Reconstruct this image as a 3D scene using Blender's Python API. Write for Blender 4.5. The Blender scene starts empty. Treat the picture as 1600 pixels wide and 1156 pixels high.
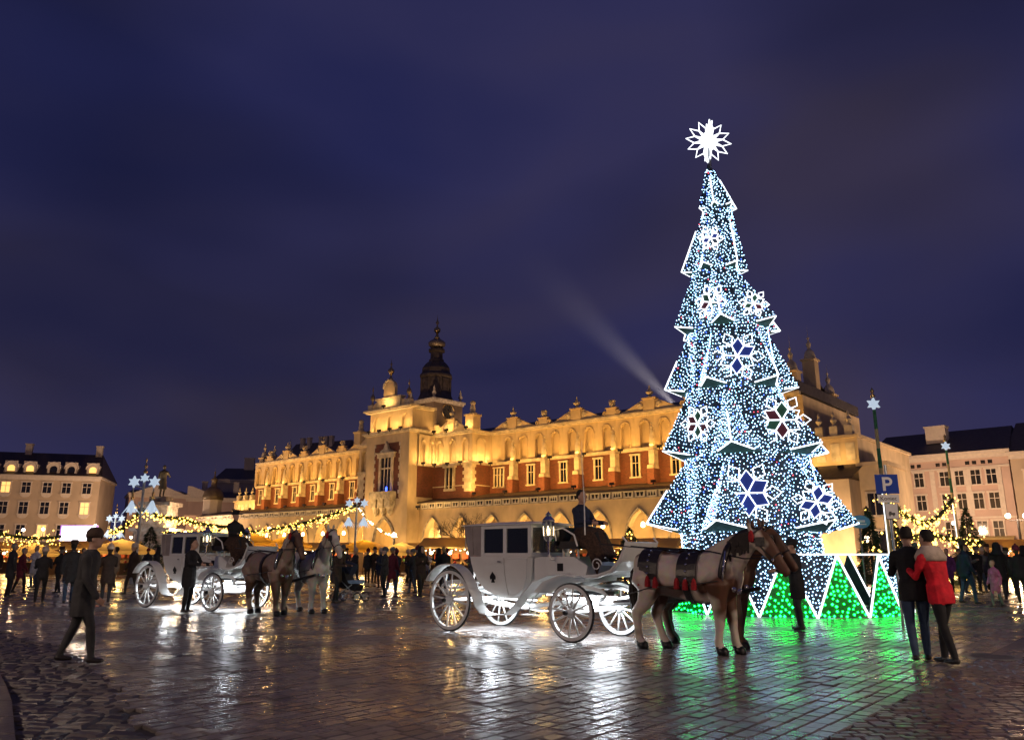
import bpy, math, random
import numpy as np
from mathutils import Vector, Matrix, noise as mnoise

PI = math.pi
rnd = random.Random(7)
scene = bpy.context.scene
COL = scene.collection

# ------------------------------------------------------------------ camera
F, PITCH, CAMH = 1200.0, math.atan(288 / 1200.0), 1.5      # focal length in 1600-px units, horizon at y = 866
cam_d = bpy.data.cameras.new('camera')
cam_d.sensor_width = 36.0
cam_d.lens = 36.0 * F / 1600.0
cam_d.clip_end = 3000
cam = bpy.data.objects.new('camera', cam_d)
COL.objects.link(cam)
cam.location = (0, 0, CAMH)
cam.rotation_euler = (PI / 2 + PITCH, 0, 0)
scene.camera = cam
CP, SP = math.cos(PITCH), math.sin(PITCH)

# ------------------------------------------------------------------ night sky, exposure
w = bpy.data.worlds.new('World'); scene.world = w; w.use_nodes = True
nt = w.node_tree; N = nt.nodes; L = nt.links
bg = N['Background']
tc = N.new('ShaderNodeTexCoord')
mp = N.new('ShaderNodeMapping'); mp.inputs['Scale'].default_value = (1.3, 1.3, 2.6); mp.inputs['Rotation'].default_value = (0.2, 0.5, 0.4)
mp.inputs['Location'].default_value = (0.35, 0.1, 0.62)
nz = N.new('ShaderNodeTexNoise'); nz.inputs['Scale'].default_value = 1.15; nz.inputs['Detail'].default_value = 3; nz.inputs['Roughness'].default_value = 0.45; nz.inputs['Distortion'].default_value = 0.5
cr = N.new('ShaderNodeValToRGB')
e = cr.color_ramp.elements
e[0].position = 0.34; e[0].color = (0.0145, 0.0165, 0.068, 1)
e[1].position = 0.66; e[1].color = (0.040, 0.033, 0.072, 1)
m_ = cr.color_ramp.elements.new(0.50); m_.color = (0.026, 0.025, 0.078, 1)
L.new(tc.outputs['Generated'], mp.inputs['Vector']); L.new(mp.outputs['Vector'], nz.inputs['Vector'])
L.new(nz.outputs['Fac'], cr.inputs['Fac'])
nz2 = N.new('ShaderNodeTexNoise'); nz2.inputs['Scale'].default_value = 1.7; nz2.inputs['Detail'].default_value = 2        # unlit low cloud
mp2 = N.new('ShaderNodeMapping'); mp2.inputs['Scale'].default_value = (1, 1, 2.2); mp2.inputs['Location'].default_value = (7.7, 2.2, 3.1); L.new(tc.outputs['Generated'], mp2.inputs['Vector']); L.new(mp2.outputs['Vector'], nz2.inputs['Vector'])
cr3 = N.new('ShaderNodeValToRGB'); cr3.color_ramp.elements[0].position = .36; cr3.color_ramp.elements[0].color = (.70,.70,.66,1); cr3.color_ramp.elements[1].position = .58; cr3.color_ramp.elements[1].color = (1.08,1.08,1.08,1)
mxs = N.new('ShaderNodeMix'); mxs.data_type = 'RGBA'; mxs.blend_type = 'MULTIPLY'; mxs.inputs[0].default_value = 1.0
L.new(nz2.outputs['Fac'], cr3.inputs['Fac']); L.new(cr.outputs['Color'], mxs.inputs[6]); L.new(cr3.outputs['Color'], mxs.inputs[7]); L.new(mxs.outputs[2], bg.inputs['Color'])
bg.inputs['Strength'].default_value = 1.0
vs = scene.view_settings
vs.view_transform = 'Standard'; vs.look = 'None'; vs.exposure = 0.0; vs.gamma = 1.0; vs.use_curve_mapping = False
cy = scene.cycles
cy.use_denoising = True
try: cy.denoiser = 'OPENIMAGEDENOISE'
except Exception: pass
cy.max_bounces = 5; cy.diffuse_bounces = 2; cy.glossy_bounces = 3; cy.transmission_bounces = 4; cy.transparent_max_bounces = 8; cy.volume_bounces = 0
cy.sample_clamp_indirect = 3.0; cy.caustics_reflective = False; cy.caustics_refractive = False
cy.use_light_tree = True

# ------------------------------------------------------------------ pixel helpers (1600 x 1156 photo pixels)
def ray(px, py):
    r, u = px - 800.0, 578.0 - py
    return Vector((r, F * CP - u * SP, F * SP + u * CP))
def on_ground(px, py, z=0.0):
    d = ray(px, py); t = (z - CAMH) / d.z
    return Vector((d.x * t, d.y * t, z))
def at_depth(px, py, Y):
    d = ray(px, py); t = Y / d.y
    return Vector((d.x * t, Y, CAMH + d.z * t))
def project(p):
    y, z = p[1], p[2] - CAMH
    f = y * CP + z * SP; u = -y * SP + z * CP
    return 800 + F * p[0] / f, 578 - F * u / f

# ------------------------------------------------------------------ mesh builder
class MB:
    def __init__(s): s.v = []; s.f = []; s.m = []; s.M = None
    def add(s, vs, fs, m=0):
        b = len(s.v)
        if s.M is not None: vs = [s.M @ Vector(p) for p in vs]
        s.v.extend([tuple(p) for p in vs]); s.f.extend([tuple(i + b for i in f) for f in fs]); s.m.extend([m] * len(fs)); return s
    def box(s, x0, x1, y0, y1, z0, z1, m=0):
        return s.add([(x0,y0,z0),(x1,y0,z0),(x1,y1,z0),(x0,y1,z0),(x0,y0,z1),(x1,y0,z1),(x1,y1,z1),(x0,y1,z1)],
              [(0,3,2,1),(4,5,6,7),(0,1,5,4),(1,2,6,5),(2,3,7,6),(3,0,4,7)], m)
    def prism_xz(s, poly, y0, y1, m=0):
        n = len(poly); a = sum(poly[i][0]*poly[(i+1)%n][1]-poly[(i+1)%n][0]*poly[i][1] for i in range(n))
        if a < 0: poly = poly[::-1]
        if y0 > y1: y0, y1 = y1, y0
        vs = [(p[0], y0, p[1]) for p in poly] + [(p[0], y1, p[1]) for p in poly]
        return s.add(vs, [tuple(range(n)), tuple(range(2*n-1, n-1, -1))] + [((i+1)%n, i, n+i, n+(i+1)%n) for i in range(n)], m)
    def prism_xy(s, poly, z0, z1, m=0):
        n = len(poly); a = sum(poly[i][0]*poly[(i+1)%n][1]-poly[(i+1)%n][0]*poly[i][1] for i in range(n))
        if a < 0: poly = poly[::-1]
        vs = [(p[0], p[1], z0) for p in poly] + [(p[0], p[1], z1) for p in poly]
        return s.add(vs, [tuple(range(n-1,-1,-1)), tuple(range(n, 2*n))] + [(i, (i+1)%n, n+(i+1)%n, n+i) for i in range(n)], m)
    def lathe(s, prof, c=(0,0,0), n=12, m=0, a0=0.0, sx=1.0, sy=1.0):
        vs = []; fs = []; k = len(prof)
        for r, z in prof:
            for i in range(n):
                a = a0 + 2*PI*i/n; vs.append((c[0]+sx*r*math.cos(a), c[1]+sy*r*math.sin(a), c[2]+z))
        for j in range(k-1):
            for i in range(n): fs.append((j*n+i, j*n+(i+1)%n, (j+1)*n+(i+1)%n, (j+1)*n+i))
        if prof[0][0] > 1e-4: fs.append(tuple(range(n-1,-1,-1)))
        if prof[-1][0] > 1e-4: fs.append(tuple(range((k-1)*n, k*n)))
        return s.add(vs, fs, m)
    def ball(s, c, r, n=8, k=5, m=0, sz=1.0):
        return s.lathe([(max(1e-5, r*math.sin(PI*j/k)), -r*sz*math.cos(PI*j/k)) for j in range(k+1)], c, n, m)
    def tube(s, pts, r, n=6, m=0, closed=False, flat=1.0):
        pts = [Vector(p) for p in pts]; k = len(pts); rr = r if isinstance(r, (list, tuple)) else [r]*k
        vs = []; fs = []; prev = None
        for i, p in enumerate(pts):
            if closed: t = pts[(i+1)%k] - pts[i-1]
            else: t = pts[min(i+1,k-1)] - pts[max(i-1,0)]
            if t.length < 1e-9: t = Vector((0,0,1))
            t.normalize()
            if prev is None:
                up = Vector((0,0,1)) if abs(t.z) < 0.9 else Vector((1,0,0))
                u = t.cross(up).normalized()
            else:
                u = prev - t*prev.dot(t)
                if u.length < 1e-6: u = t.cross(Vector((0,0,1)))
                u.normalize()
            prev = u; v = t.cross(u)
            for j in range(n):
                a = 2*PI*j/n + PI/n
                vs.append(p + u*(rr[i]*math.cos(a)) + v*(rr[i]*flat*math.sin(a)))
        for i in range(k if closed else k-1):
            i2 = (i+1) % k
            for j in range(n): fs.append((i*n+j, i*n+(j+1)%n, i2*n+(j+1)%n, i2*n+j))
        if not closed: fs.append(tuple(range(n-1,-1,-1))); fs.append(tuple(range((k-1)*n, k*n)))
        return s.add(vs, fs, m)
    def cyl(s, p0, p1, r0, r1=None, n=8, m=0): return s.tube([p0, p1], [r0, r0 if r1 is None else r1], n, m)
    def strip(s, path, y0, y1, t, m=0):
        """a curved band: path of (x, z), width in y, thickness t across the path"""
        k = len(path); vs = []; fs = []
        for i, (x, z) in enumerate(path):
            a = path[max(i-1,0)]; b = path[min(i+1,k-1)]
            dx, dz = b[0]-a[0], b[1]-a[1]; l = math.hypot(dx, dz) or 1; nx, nz_ = -dz/l*t, dx/l*t
            vs += [(x,y0,z),(x,y1,z),(x+nx,y1,z+nz_),(x+nx,y0,z+nz_)]
        for i in range(k-1):
            for j in range(4): fs.append((i*4+j, i*4+(j+1)%4, (i+1)*4+(j+1)%4, (i+1)*4+j))
        fs += [(3,2,1,0), tuple((k-1)*4+j for j in range(4))]
        return s.add(vs, fs, m)
    def arch(s, x0, x1, z0, z1, cx, ow, zs, za, y0, y1, pointed=False, m=0, n=6, mr=None):
        """wall sheet at y0 with an arched opening whose reveal runs back to y1"""
        mr = m if mr is None else mr; l, r = cx-ow/2, cx+ow/2; h = za-zs; pts = []
        for i in range(2*n+1):
            t = i/(2*n)
            if pointed:
                x = l+ow*t; d = (r-x) if t <= .5 else (x-l); pts.append((x, zs+h*math.sqrt(max(0, ow*ow-d*d))/(ow*.866)))
            else: pts.append((cx-ow/2*math.cos(PI*t), zs+h*math.sin(PI*t)))
        q = lambda a, b, c, d, mm: s.add([a, b, c, d], [(0,1,2,3)], mm)
        if l-x0 > 1e-4: q((x0,y0,z0),(l,y0,z0),(l,y0,z1),(x0,y0,z1), m)
        if x1-r > 1e-4: q((r,y0,z0),(x1,y0,z0),(x1,y0,z1),(r,y0,z1), m)
        for a, b in zip(pts, pts[1:]):
            q((a[0],y0,a[1]),(b[0],y0,b[1]),(b[0],y0,z1),(a[0],y0,z1), m)
            q((a[0],y0,a[1]),(a[0],y1,a[1]),(b[0],y1,b[1]),(b[0],y0,b[1]), mr)
        q((l,y0,z0),(l,y1,z0),(l,y1,zs),(l,y0,zs), mr); q((r,y1,z0),(r,y0,z0),(r,y0,zs),(r,y1,zs), mr)
        return s
    def mesh(s, name, mats, smooth=False):
        me = bpy.data.meshes.new(name); me.from_pydata(s.v, [], s.f)
        mats = mats if isinstance(mats, (list, tuple)) else [mats]
        for mm in mats: me.materials.append(mm)
        if len(mats) > 1: me.polygons.foreach_set('material_index', s.m)
        if smooth: me.polygons.foreach_set('use_smooth', [True]*len(s.f))
        me.update(); return me
    def build(s, name, mats, parent=None, smooth=False, loc=None, rz=None):
        return obj(name, s.mesh(name, mats, smooth), parent, loc, rz)

def obj(name, me, parent=None, loc=None, rz=None):
    o = bpy.data.objects.new(name, me); COL.objects.link(o)
    if parent is not None: o.parent = parent
    if loc is not None: o.location = loc
    if rz is not None: o.rotation_euler = (0, 0, rz)
    return o
def tag(o, label, cat, group=None):
    o['label'] = label; o['category'] = cat
    if group: o['group'] = group
    return o
def thing(name, label, cat, loc=(0,0,0), rz=0.0, group=None):
    return tag(obj(name, None, None, loc, rz), label, cat, group)
def struct(o): o['kind'] = 'structure'; return o
def stuff(o): o['kind'] = 'stuff'; return o
def dup(o, parent=None):
    c = o.copy(); COL.objects.link(c); c.parent = parent
    for ch in list(o.children): dup(ch, c)
    return c
def lamp(kind, name, loc, power, color, parent=None, size=0.1, size_y=None, aim=None, spot=None):
    d = bpy.data.lights.new(name, kind); d.energy = power; d.color = color
    if kind == 'AREA':
        d.size = size
        if size_y: d.shape = 'RECTANGLE'; d.size_y = size_y
    else: d.shadow_soft_size = size
    if spot: d.spot_size = spot; d.spot_blend = 0.6
    o = obj(name, d, parent, loc)
    if aim is not None:
        o.rotation_euler = (Vector(aim)-Vector(loc)).to_track_quat('-Z', 'Y').to_euler()
    return o

# ------------------------------------------------------------------ materials
def newmat(name):
    m = bpy.data.materials.new(name); m.use_nodes = True
    return m, m.node_tree.nodes, m.node_tree.links, m.node_tree.nodes['Principled BSDF']
def mat(name, col, rough=0.7, metal=0.0, var=0.18, scale=3.0, bump=0.0, bscale=None, spec=0.5, stretch=None, trans=None):
    m, n, l, p = newmat(name)
    p.inputs['Roughness'].default_value = rough; p.inputs['Metallic'].default_value = metal
    p.inputs['Specular IOR Level'].default_value = spec
    t = n.new('ShaderNodeTexCoord'); z = n.new('ShaderNodeTexNoise'); z.inputs['Scale'].default_value = scale; z.inputs['Detail'].default_value = 5
    src = t.outputs['Object']
    if stretch:
        mpn = n.new('ShaderNodeMapping'); mpn.inputs['Scale'].default_value = stretch; l.new(src, mpn.inputs['Vector']); src = mpn.outputs['Vector']
    l.new(src, z.inputs['Vector'])
    r = n.new('ShaderNodeValToRGB'); c = col
    r.color_ramp.elements[0].position = 0.3; r.color_ramp.elements[1].position = 0.72
    r.color_ramp.elements[0].color = tuple(max(0, x*(1-var)) for x in c)+(1,)
    r.color_ramp.elements[1].color = tuple(min(1, x*(1+var)) for x in c)+(1,)
    l.new(z.outputs['Fac'], r.inputs['Fac']); l.new(r.outputs['Color'], p.inputs['Base Color'])
    if bump > 0:
        z2 = n.new('ShaderNodeTexNoise'); z2.inputs['Scale'].default_value = bscale or scale*6; z2.inputs['Detail'].default_value = 4; l.new(src, z2.inputs['Vector'])
        b = n.new('ShaderNodeBump'); b.inputs['Strength'].default_value = bump; b.inputs['Distance'].default_value = 0.02
        l.new(z2.outputs['Fac'], b.inputs['Height']); l.new(b.outputs['Normal'], p.inputs['Normal'])
    return m
def glow(name, col, strength, sample='AUTO', base=(0.3,0.3,0.3)):
    m, n, l, p = newmat(name)
    p.inputs['Base Color'].default_value = base+(1,); p.inputs['Emission Color'].default_value = tuple(col)+(1,)
    p.inputs['Emission Strength'].default_value = strength; p.inputs['Roughness'].default_value = 0.5
    try: m.cycles.emission_sampling = sample
    except Exception: pass
    return m
def brick_mat(name, c1, c2, mortar, sc, bw=0.5, rh=0.25):
    m, n, l, p = newmat(name)
    t = n.new('ShaderNodeTexCoord'); sx = n.new('ShaderNodeSeparateXYZ'); cx = n.new('ShaderNodeCombineXYZ'); ad = n.new('ShaderNodeMath'); ad.operation = 'ADD'
    l.new(t.outputs['Object'], sx.inputs[0]); l.new(sx.outputs['X'], ad.inputs[0]); l.new(sx.outputs['Y'], ad.inputs[1])
    l.new(ad.outputs[0], cx.inputs['X']); l.new(sx.outputs['Z'], cx.inputs['Y'])
    b = n.new('ShaderNodeTexBrick'); b.inputs['Scale'].default_value = sc; b.inputs['Color1'].default_value = c1+(1,); b.inputs['Color2'].default_value = c2+(1,); b.inputs['Mortar'].default_value = mortar+(1,)
    b.inputs['Mortar Size'].default_value = 0.018; b.inputs['Brick Width'].default_value = bw; b.inputs['Row Height'].default_value = rh
    l.new(cx.outputs[0], b.inputs['Vector'])
    z = n.new('ShaderNodeTexNoise'); z.inputs['Scale'].default_value = 0.6; z.inputs['Detail'].default_value = 6; l.new(t.outputs['Object'], z.inputs['Vector'])
    mx = n.new('ShaderNodeMix'); mx.data_type = 'RGBA'; mx.blend_type = 'MULTIPLY'; mx.inputs[0].default_value = 0.6
    cr2 = n.new('ShaderNodeValToRGB'); cr2.color_ramp.elements[0].position = 0.3; cr2.color_ramp.elements[0].color = (0.45,0.45,0.45,1); cr2.color_ramp.elements[1].position = .65
    l.new(z.outputs['Fac'], cr2.inputs['Fac']); l.new(b.outputs['Color'], mx.inputs[6]); l.new(cr2.outputs['Color'], mx.inputs[7])
    l.new(mx.outputs[2], p.inputs['Base Color']); p.inputs['Roughness'].default_value = 0.85
    bp = n.new('ShaderNodeBump'); bp.inputs['Strength'].default_value = 0.4; bp.inputs['Distance'].default_value = 0.02; l.new(b.outputs['Fac'], bp.inputs['Height']); bp.invert = True
    l.new(bp.outputs['Normal'], p.inputs['Normal'])
    return m
def glass_mat(name, tint=(0.8,0.85,0.85), alpha=0.3, rough=0.03):
    m, n, l, p = newmat(name)
    p.inputs['Base Color'].default_value = tint+(1,); p.inputs['Roughness'].default_value = rough; p.inputs['Alpha'].default_value = alpha
    p.inputs['Specular IOR Level'].default_value = 0.8
    return m
def wet_stone(name, c1, c2, r0, r1, scale=1.2, per_piece=True):
    """wet paving: colour differs stone by stone, gloss differs with the water film"""
    m, n, l, p = newmat(name)
    t = n.new('ShaderNodeTexCoord'); g = n.new('ShaderNodeNewGeometry')
    z = n.new('ShaderNodeTexNoise'); z.inputs['Scale'].default_value = scale; z.inputs['Detail'].default_value = 6; l.new(g.outputs['Position'], z.inputs['Vector'])
    r = n.new('ShaderNodeValToRGB'); r.color_ramp.elements[0].color = c1+(1,); r.color_ramp.elements[1].color = c2+(1,)
    r.color_ramp.elements[0].position = 0.25; r.color_ramp.elements[1].position = 0.8
    if per_piece:
        ri = n.new('ShaderNodeAttribute'); ri.attribute_name = 'shade'
        oi = n.new('ShaderNodeObjectInfo')
        ad = n.new('ShaderNodeMath'); ad.operation = 'ADD'; l.new(ri.outputs['Fac'], ad.inputs[0])
        ml = n.new('ShaderNodeMath'); ml.operation = 'MULTIPLY'; ml.inputs[1].default_value = 0.6; l.new(z.outputs['Fac'], ml.inputs[0]); l.new(ml.outputs[0], ad.inputs[1])
        sb = n.new('ShaderNodeMath'); sb.operation = 'SUBTRACT'; sb.inputs[1].default_value = 0.05; l.new(ad.outputs[0], sb.inputs[0]); l.new(sb.outputs[0], r.inputs['Fac'])
    else: l.new(z.outputs['Fac'], r.inputs['Fac'])
    l.new(r.outputs['Color'], p.inputs['Base Color'])
    z3 = n.new('ShaderNodeTexNoise'); z3.inputs['Scale'].default_value = 0.55; z3.inputs['Detail'].default_value = 4; l.new(g.outputs['Position'], z3.inputs['Vector'])
    mr = n.new('ShaderNodeMapRange'); mr.inputs[1].default_value = 0.35; mr.inputs[2].default_value = 0.68; mr.inputs[3].default_value = r0; mr.inputs[4].default_value = r1
    l.new(z3.outputs['Fac'], mr.inputs[0]); l.new(mr.outputs[0], p.inputs['Roughness'])
    z2 = n.new('ShaderNodeTexNoise'); z2.inputs['Scale'].default_value = 16; z2.inputs['Detail'].default_value = 5; l.new(g.outputs['Position'], z2.inputs['Vector'])
    b = n.new('ShaderNodeBump'); b.inputs['Strength'].default_value = 0.5; b.inputs['Distance'].default_value = 0.012; l.new(z2.outputs['Fac'], b.inputs['Height']); l.new(b.outputs['Normal'], p.inputs['Normal'])
    p.inputs['Specular IOR Level'].default_value = 1.0
    return m
M = {}
M['cream'] = mat('cream_plaster', (0.54,0.41,0.25), 0.85, var=0.2, scale=0.9, bump=0.35, bscale=6, stretch=(1,1,.6))
M['stone'] = mat('pale_stone', (0.52,0.44,0.33), 0.8, var=0.35, scale=1.8, bump=0.4, bscale=7)
M['carved'] = mat('carved_stone', (0.38,0.33,0.26), 0.9, var=0.45, scale=2.5, bump=0.8, bscale=6)
M['brick'] = brick_mat('red_brick', (0.20,0.055,0.028), (0.14,0.04,0.022), (0.16,0.10,0.07), 2.2)
M['tiles'] = mat('dark_roof_tiles', (0.05,0.035,0.03), 0.6, var=0.4, scale=4, bump=0.6, bscale=9, stretch=(1,0.3,1))
M['slate'] = mat('dark_slate', (0.075,0.066,0.068), 0.6, var=0.3, scale=3, bump=0.4)
M['copper'] = mat('dark_copper_sheet', (0.11,0.085,0.06), 0.45, metal=0.3, var=0.35, scale=1.2, bump=0.2)
M['dark'] = mat('dark_recess', (0.02,0.018,0.016), 0.8)
M['glass'] = mat('dark_window_glass', (0.015,0.016,0.02), 0.08, var=0.1, spec=0.8)
M['lit'] = glow('lit_window', (1.0,0.50,0.12), 1.6, 'NONE')
M['gold'] = mat('gilded_metal', (0.65,0.45,0.18), 0.3, metal=1.0, var=0.15)
M['iron'] = mat('black_iron', (0.02,0.02,0.022), 0.4, metal=0.6, var=0.2)
M['steel'] = mat('grey_steel', (0.25,0.26,0.27), 0.35, metal=0.8, var=0.1)
M['white'] = mat('white_carriage_paint', (0.72,0.72,0.70), 0.22, var=0.05, scale=2)
M['rubber'] = mat('black_rubber', (0.015,0.014,0.014), 0.55, var=0.3)
M['wood'] = mat('brown_wood', (0.10,0.05,0.025), 0.6, var=0.4, scale=6, stretch=(1,8,8))
M['leather'] = mat('black_leather', (0.018,0.014,0.013), 0.35, var=0.3, scale=8, bump=0.2)
M['red'] = mat('red_wool', (0.35,0.015,0.02), 0.9, var=0.3, scale=30, bump=0.3)
M['chrome'] = mat('polished_nickel', (0.75,0.74,0.7), 0.12, metal=1.0, var=0.05)
M['fur'] = mat('brown_fur', (0.05,0.025,0.014), 0.9, var=0.6, scale=25, bump=0.9, bscale=70)
M['skin'] = mat('skin', (0.45,0.27,0.19), 0.55, var=0.1, scale=10)
def canvas_mat(name, col):
    m, n, l, p = newmat(name); p.inputs['Base Color'].default_value = col+(1,); p.inputs['Roughness'].default_value = .8
    t = n.new('ShaderNodeBsdfTranslucent'); t.inputs['Color'].default_value = col+(1,); x = n.new('ShaderNodeMixShader'); x.inputs[0].default_value = .55
    l.new(p.outputs[0], x.inputs[1]); l.new(t.outputs[0], x.inputs[2]); l.new(x.outputs[0], n['Material Output'].inputs['Surface']); return m
M['canvas'] = canvas_mat('cream_canvas', (0.62,0.47,0.22))
M['fir'] = mat('fir_needles', (0.035,0.065,0.03), 0.8, var=0.5, scale=5)
M['bark'] = mat('bark', (0.06,0.045,0.035), 0.9, var=0.4, scale=8, bump=0.5)
M['net'] = mat('dark_green_tree_panel', (0.006,0.014,0.026), 0.6, var=0.4, scale=4)
M['under'] = mat('green_turf_panel', (0.02,0.06,0.035), 0.8, var=0.3, scale=8, bump=0.3)
M['led'] = glow('white_led', (0.38,0.67,1.0), 8.0)
M['tube'] = glow('white_led_tube', (0.88,0.93,1.0), 2.4)
M['ledb'] = glow('blue_led', (0.06,0.16,1.0), 6.0)
M['ledr'] = glow('red_led', (1.0,0.05,0.08), 3.0)
M['ledg'] = glow('green_led', (0.003,1.0,0.06), 26.0)
M['fblue'] = glow('blue_lit_panel', (0.02,0.07,0.55), 0.14, 'NONE', (0.012,0.035,0.22))
M['fred'] = mat('dark_red_panel', (0.10,0.01,0.028), 0.6)
M['fgreen'] = mat('deep_green_panel', (0.015,0.09,0.05), 0.6)
M['bulb'] = glow('amber_fairy_light', (1.0,0.58,0.10), 7.0)
M['bulbw'] = glow('warm_white_bulb', (1.0,0.74,0.40), 12.0)
M['bulbc'] = glow('cool_white_bulb', (0.8,0.9,1.0), 8.0)
M['under_led'] = glow('underglow_led', (0.88,0.95,1.0), 8.0)
M['paving'] = wet_stone('wet_paving', (0.10,0.086,0.082), (0.215,0.188,0.178), 0.13, 0.42)
M['paving_far'] = wet_stone('wet_paving_far', (0.10,0.086,0.08), (0.18,0.156,0.147), 0.15, 0.42, per_piece=False)
M['cobble'] = wet_stone('rough_cobble', (0.025,0.019,0.018), (0.075,0.056,0.052), 0.32, 0.6)
M['slab'] = wet_stone('grey_slab', (0.07,0.06,0.058), (0.13,0.115,0.11), 0.25, 0.5)
M['mosaic'] = wet_stone('reddish_sett', (0.075,0.048,0.044), (0.16,0.11,0.10), 0.25, 0.5)
M['joint'] = mat('dark_joint_grit', (0.030,0.025,0.023), 0.55, var=0.4, scale=20)
WARM = (1.0, 0.57, 0.165); AMBER = (1.0, 0.51, 0.105); SODIUM = (1.0, 0.64, 0.38); COOL = (0.85, 0.93, 1.0)
# ------------------------------------------------------------------ ground and paving
TH = math.radians(-40.25)
UX, UY = math.cos(TH), math.sin(TH)            # along the Cloth Hall, left to right
NX, NY = -UY, UX                               # into the building
def lerp_tab(tab, v):
    if v <= tab[0][0]: return tab[0][1]
    for (a, b), (c, d) in zip(tab, tab[1:]):
        if v <= c: return b + (d-b)*(v-a)/(c-a)
    return tab[-1][1]
BAND = [(960,-420),(978,-60),(985,0),(1010,90),(1040,150),(1090,200),(1156,240),(1300,300)]
KERB = [(1035,-140),(1055,0),(1078,12),(1100,20),(1156,25),(1300,40)]
MA = Vector((3.33, 7.83)); NV = Vector((NX, NY))
def zone(x, y):
    if y < 4.0: return 'main'
    px, py = project((x, y, 0))
    if py > 1035 and px < lerp_tab(KERB, py): return 'kerb'
    if py > 960 and px < lerp_tab(BAND, py): return 'band'
    d = Vector((x, y))-MA; side = d.x*NY-d.y*NX
    if side > 0 and y < 11.95: return 'mosaic'
    if side > 0 and 11.95 <= y < 21 and x > 6.2: return 'slab'
    return 'main'

gm = MB(); gm.add([(-900,-60,-.035),(900,-60,-.035),(900,1500,-.035),(-900,1500,-.035)], [(0,1,2,3)])
struct(gm.build('ground', M['joint']))

def sett_geo(hl, hw, bev, dep, tilt=0.011, zj=0.004, jit=0.0):
    """12 points of a worn stone: foot, shoulder, crown"""
    tx, ty, z0 = rnd.gauss(0, tilt), rnd.gauss(0, tilt), rnd.gauss(0, zj)
    P = []
    j = [(rnd.uniform(-jit, jit), rnd.uniform(-jit, jit)) for _ in range(4)]
    for k, (ins, z) in enumerate(((0, -0.05), (0, -dep), (bev, 0))):
        for q, (sx, sy) in enumerate(((-1,-1),(1,-1),(1,1),(-1,1))):
            x, y = sx*(hl-ins)+j[q][0], sy*(hw-ins)+j[q][1]
            P.append((x, y, z + (z0 + x*tx + y*ty if k else 0)))
    return P
SF = [(8,9,10,11)] + [(k*4+i, k*4+(i+1)%4, (k+1)*4+(i+1)%4, (k+1)*4+i) for k in (0,1) for i in range(4)]
def stone_mesh(name, P, m, shade):
    me = bpy.data.meshes.new(name); me.from_pydata(P, [], SF); me.materials.append(m)
    a = me.attributes.new('shade', 'FLOAT', 'FACE'); a.data.foreach_set('value', [shade]*len(SF)); me.update(); return me
def lay(field, part, cells, m, hl, hw, bev, dep, ang, n_part, tilt, jit):
    """cells: (x, y, half_len, half_width); the nearest n_part in view become stones of their own"""
    root = struct(obj(field, None))
    vis = []
    for i, (x, y, a, b) in enumerate(cells):
        px, py = project((x, y, 0))
        if -20 < px < 1620 and py < 1175 and y > 5: vis.append((y, i))
    vis.sort(); own = set(i for _, i in vis[:n_part])
    var = [stone_mesh(part, sett_geo(hl-.006, hw-.006, bev, dep, tilt, .003, jit), m, 0.5*k/11) for k in range(12)]
    ca, sa = math.cos(ang), math.sin(ang); V = []; Fc = []; S = []
    for i, (x, y, a, b) in enumerate(cells):
        if i in own:
            o = obj(part, rnd.choice(var), root, (x, y, 0), ang + (PI if rnd.random() < .5 else 0)); o.scale = (a/hl, b/hw, 1)
        else:
            k = len(V); sh = 0.5*rnd.random()
            for p in sett_geo(a-.006, b-.006, bev, dep, tilt, .003, jit): V.append((x+p[0]*ca-p[1]*sa, y+p[0]*sa+p[1]*ca, p[2]))
            Fc += [tuple(q+k for q in f) for f in SF]; S += [sh]*9
    if V:
        me = bpy.data.meshes.new(part+'_field'); me.from_pydata(V, [], Fc); me.materials.append(m)
        at = me.attributes.new('shade', 'FLOAT', 'FACE'); at.data.foreach_set('value', S); me.update()
        stuff(obj(part+'_field', me, root))
    return root
YMAX = 33.0
cells = []; W, LN = 0.17, 0.25
bmin, bmax, amin, amax = -22, 52, -45, 22
ai = amin
while ai < amax:
    b = bmin + rnd.random()*LN
    while b < bmax:
        ln = LN*rnd.uniform(.82, 1.2); bc = b+ln/2; ac = ai+W/2
        x, y = ac*UX+bc*NX, ac*UY+bc*NY
        if 5.2 < y < YMAX and abs(x) < .69*y+1.2 and zone(x, y) == 'main': cells.append((x, y, ln/2, W/2))
        b += ln
    ai += W
lay('square_paving', 'paving_stone', cells, M['paving'], LN/2, W/2, .011, .009, math.atan2(NY, NX), 300, .010, .004)
cells = []
y = 5.0
while y < 18:
    hgt = rnd.uniform(.15, .21); x = -16.0+rnd.random()*.2
    while x < -1.5:
        ln = rnd.uniform(.17, .34)
        if zone(x+ln/2, y+hgt/2) == 'band': cells.append((x+ln/2+.05*math.sin(y*3), y+hgt/2+.03*math.sin(x*2), ln/2, hgt/2))
        x += ln
    y += hgt
lay('cobble_band', 'cobble', cells, M['cobble'], .13, .09, .030, .030, math.radians(-6), 300, .03, .012)
cells = []
y = 5.0
while y < 11.95:
    x = 1.0+rnd.random()*.1
    while x < 9.5:
        ln = rnd.uniform(.13, .20)
        if zone(x+ln/2, y+.055) == 'mosaic': cells.append((x+ln/2, y+.055, ln/2, .055))
        x += ln
    y += .11
lay('sett_pavement', 'small_sett', cells, M['mosaic'], .083, .055, .012, .012, 0.0, 300, .03, .006)
cells = []
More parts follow.
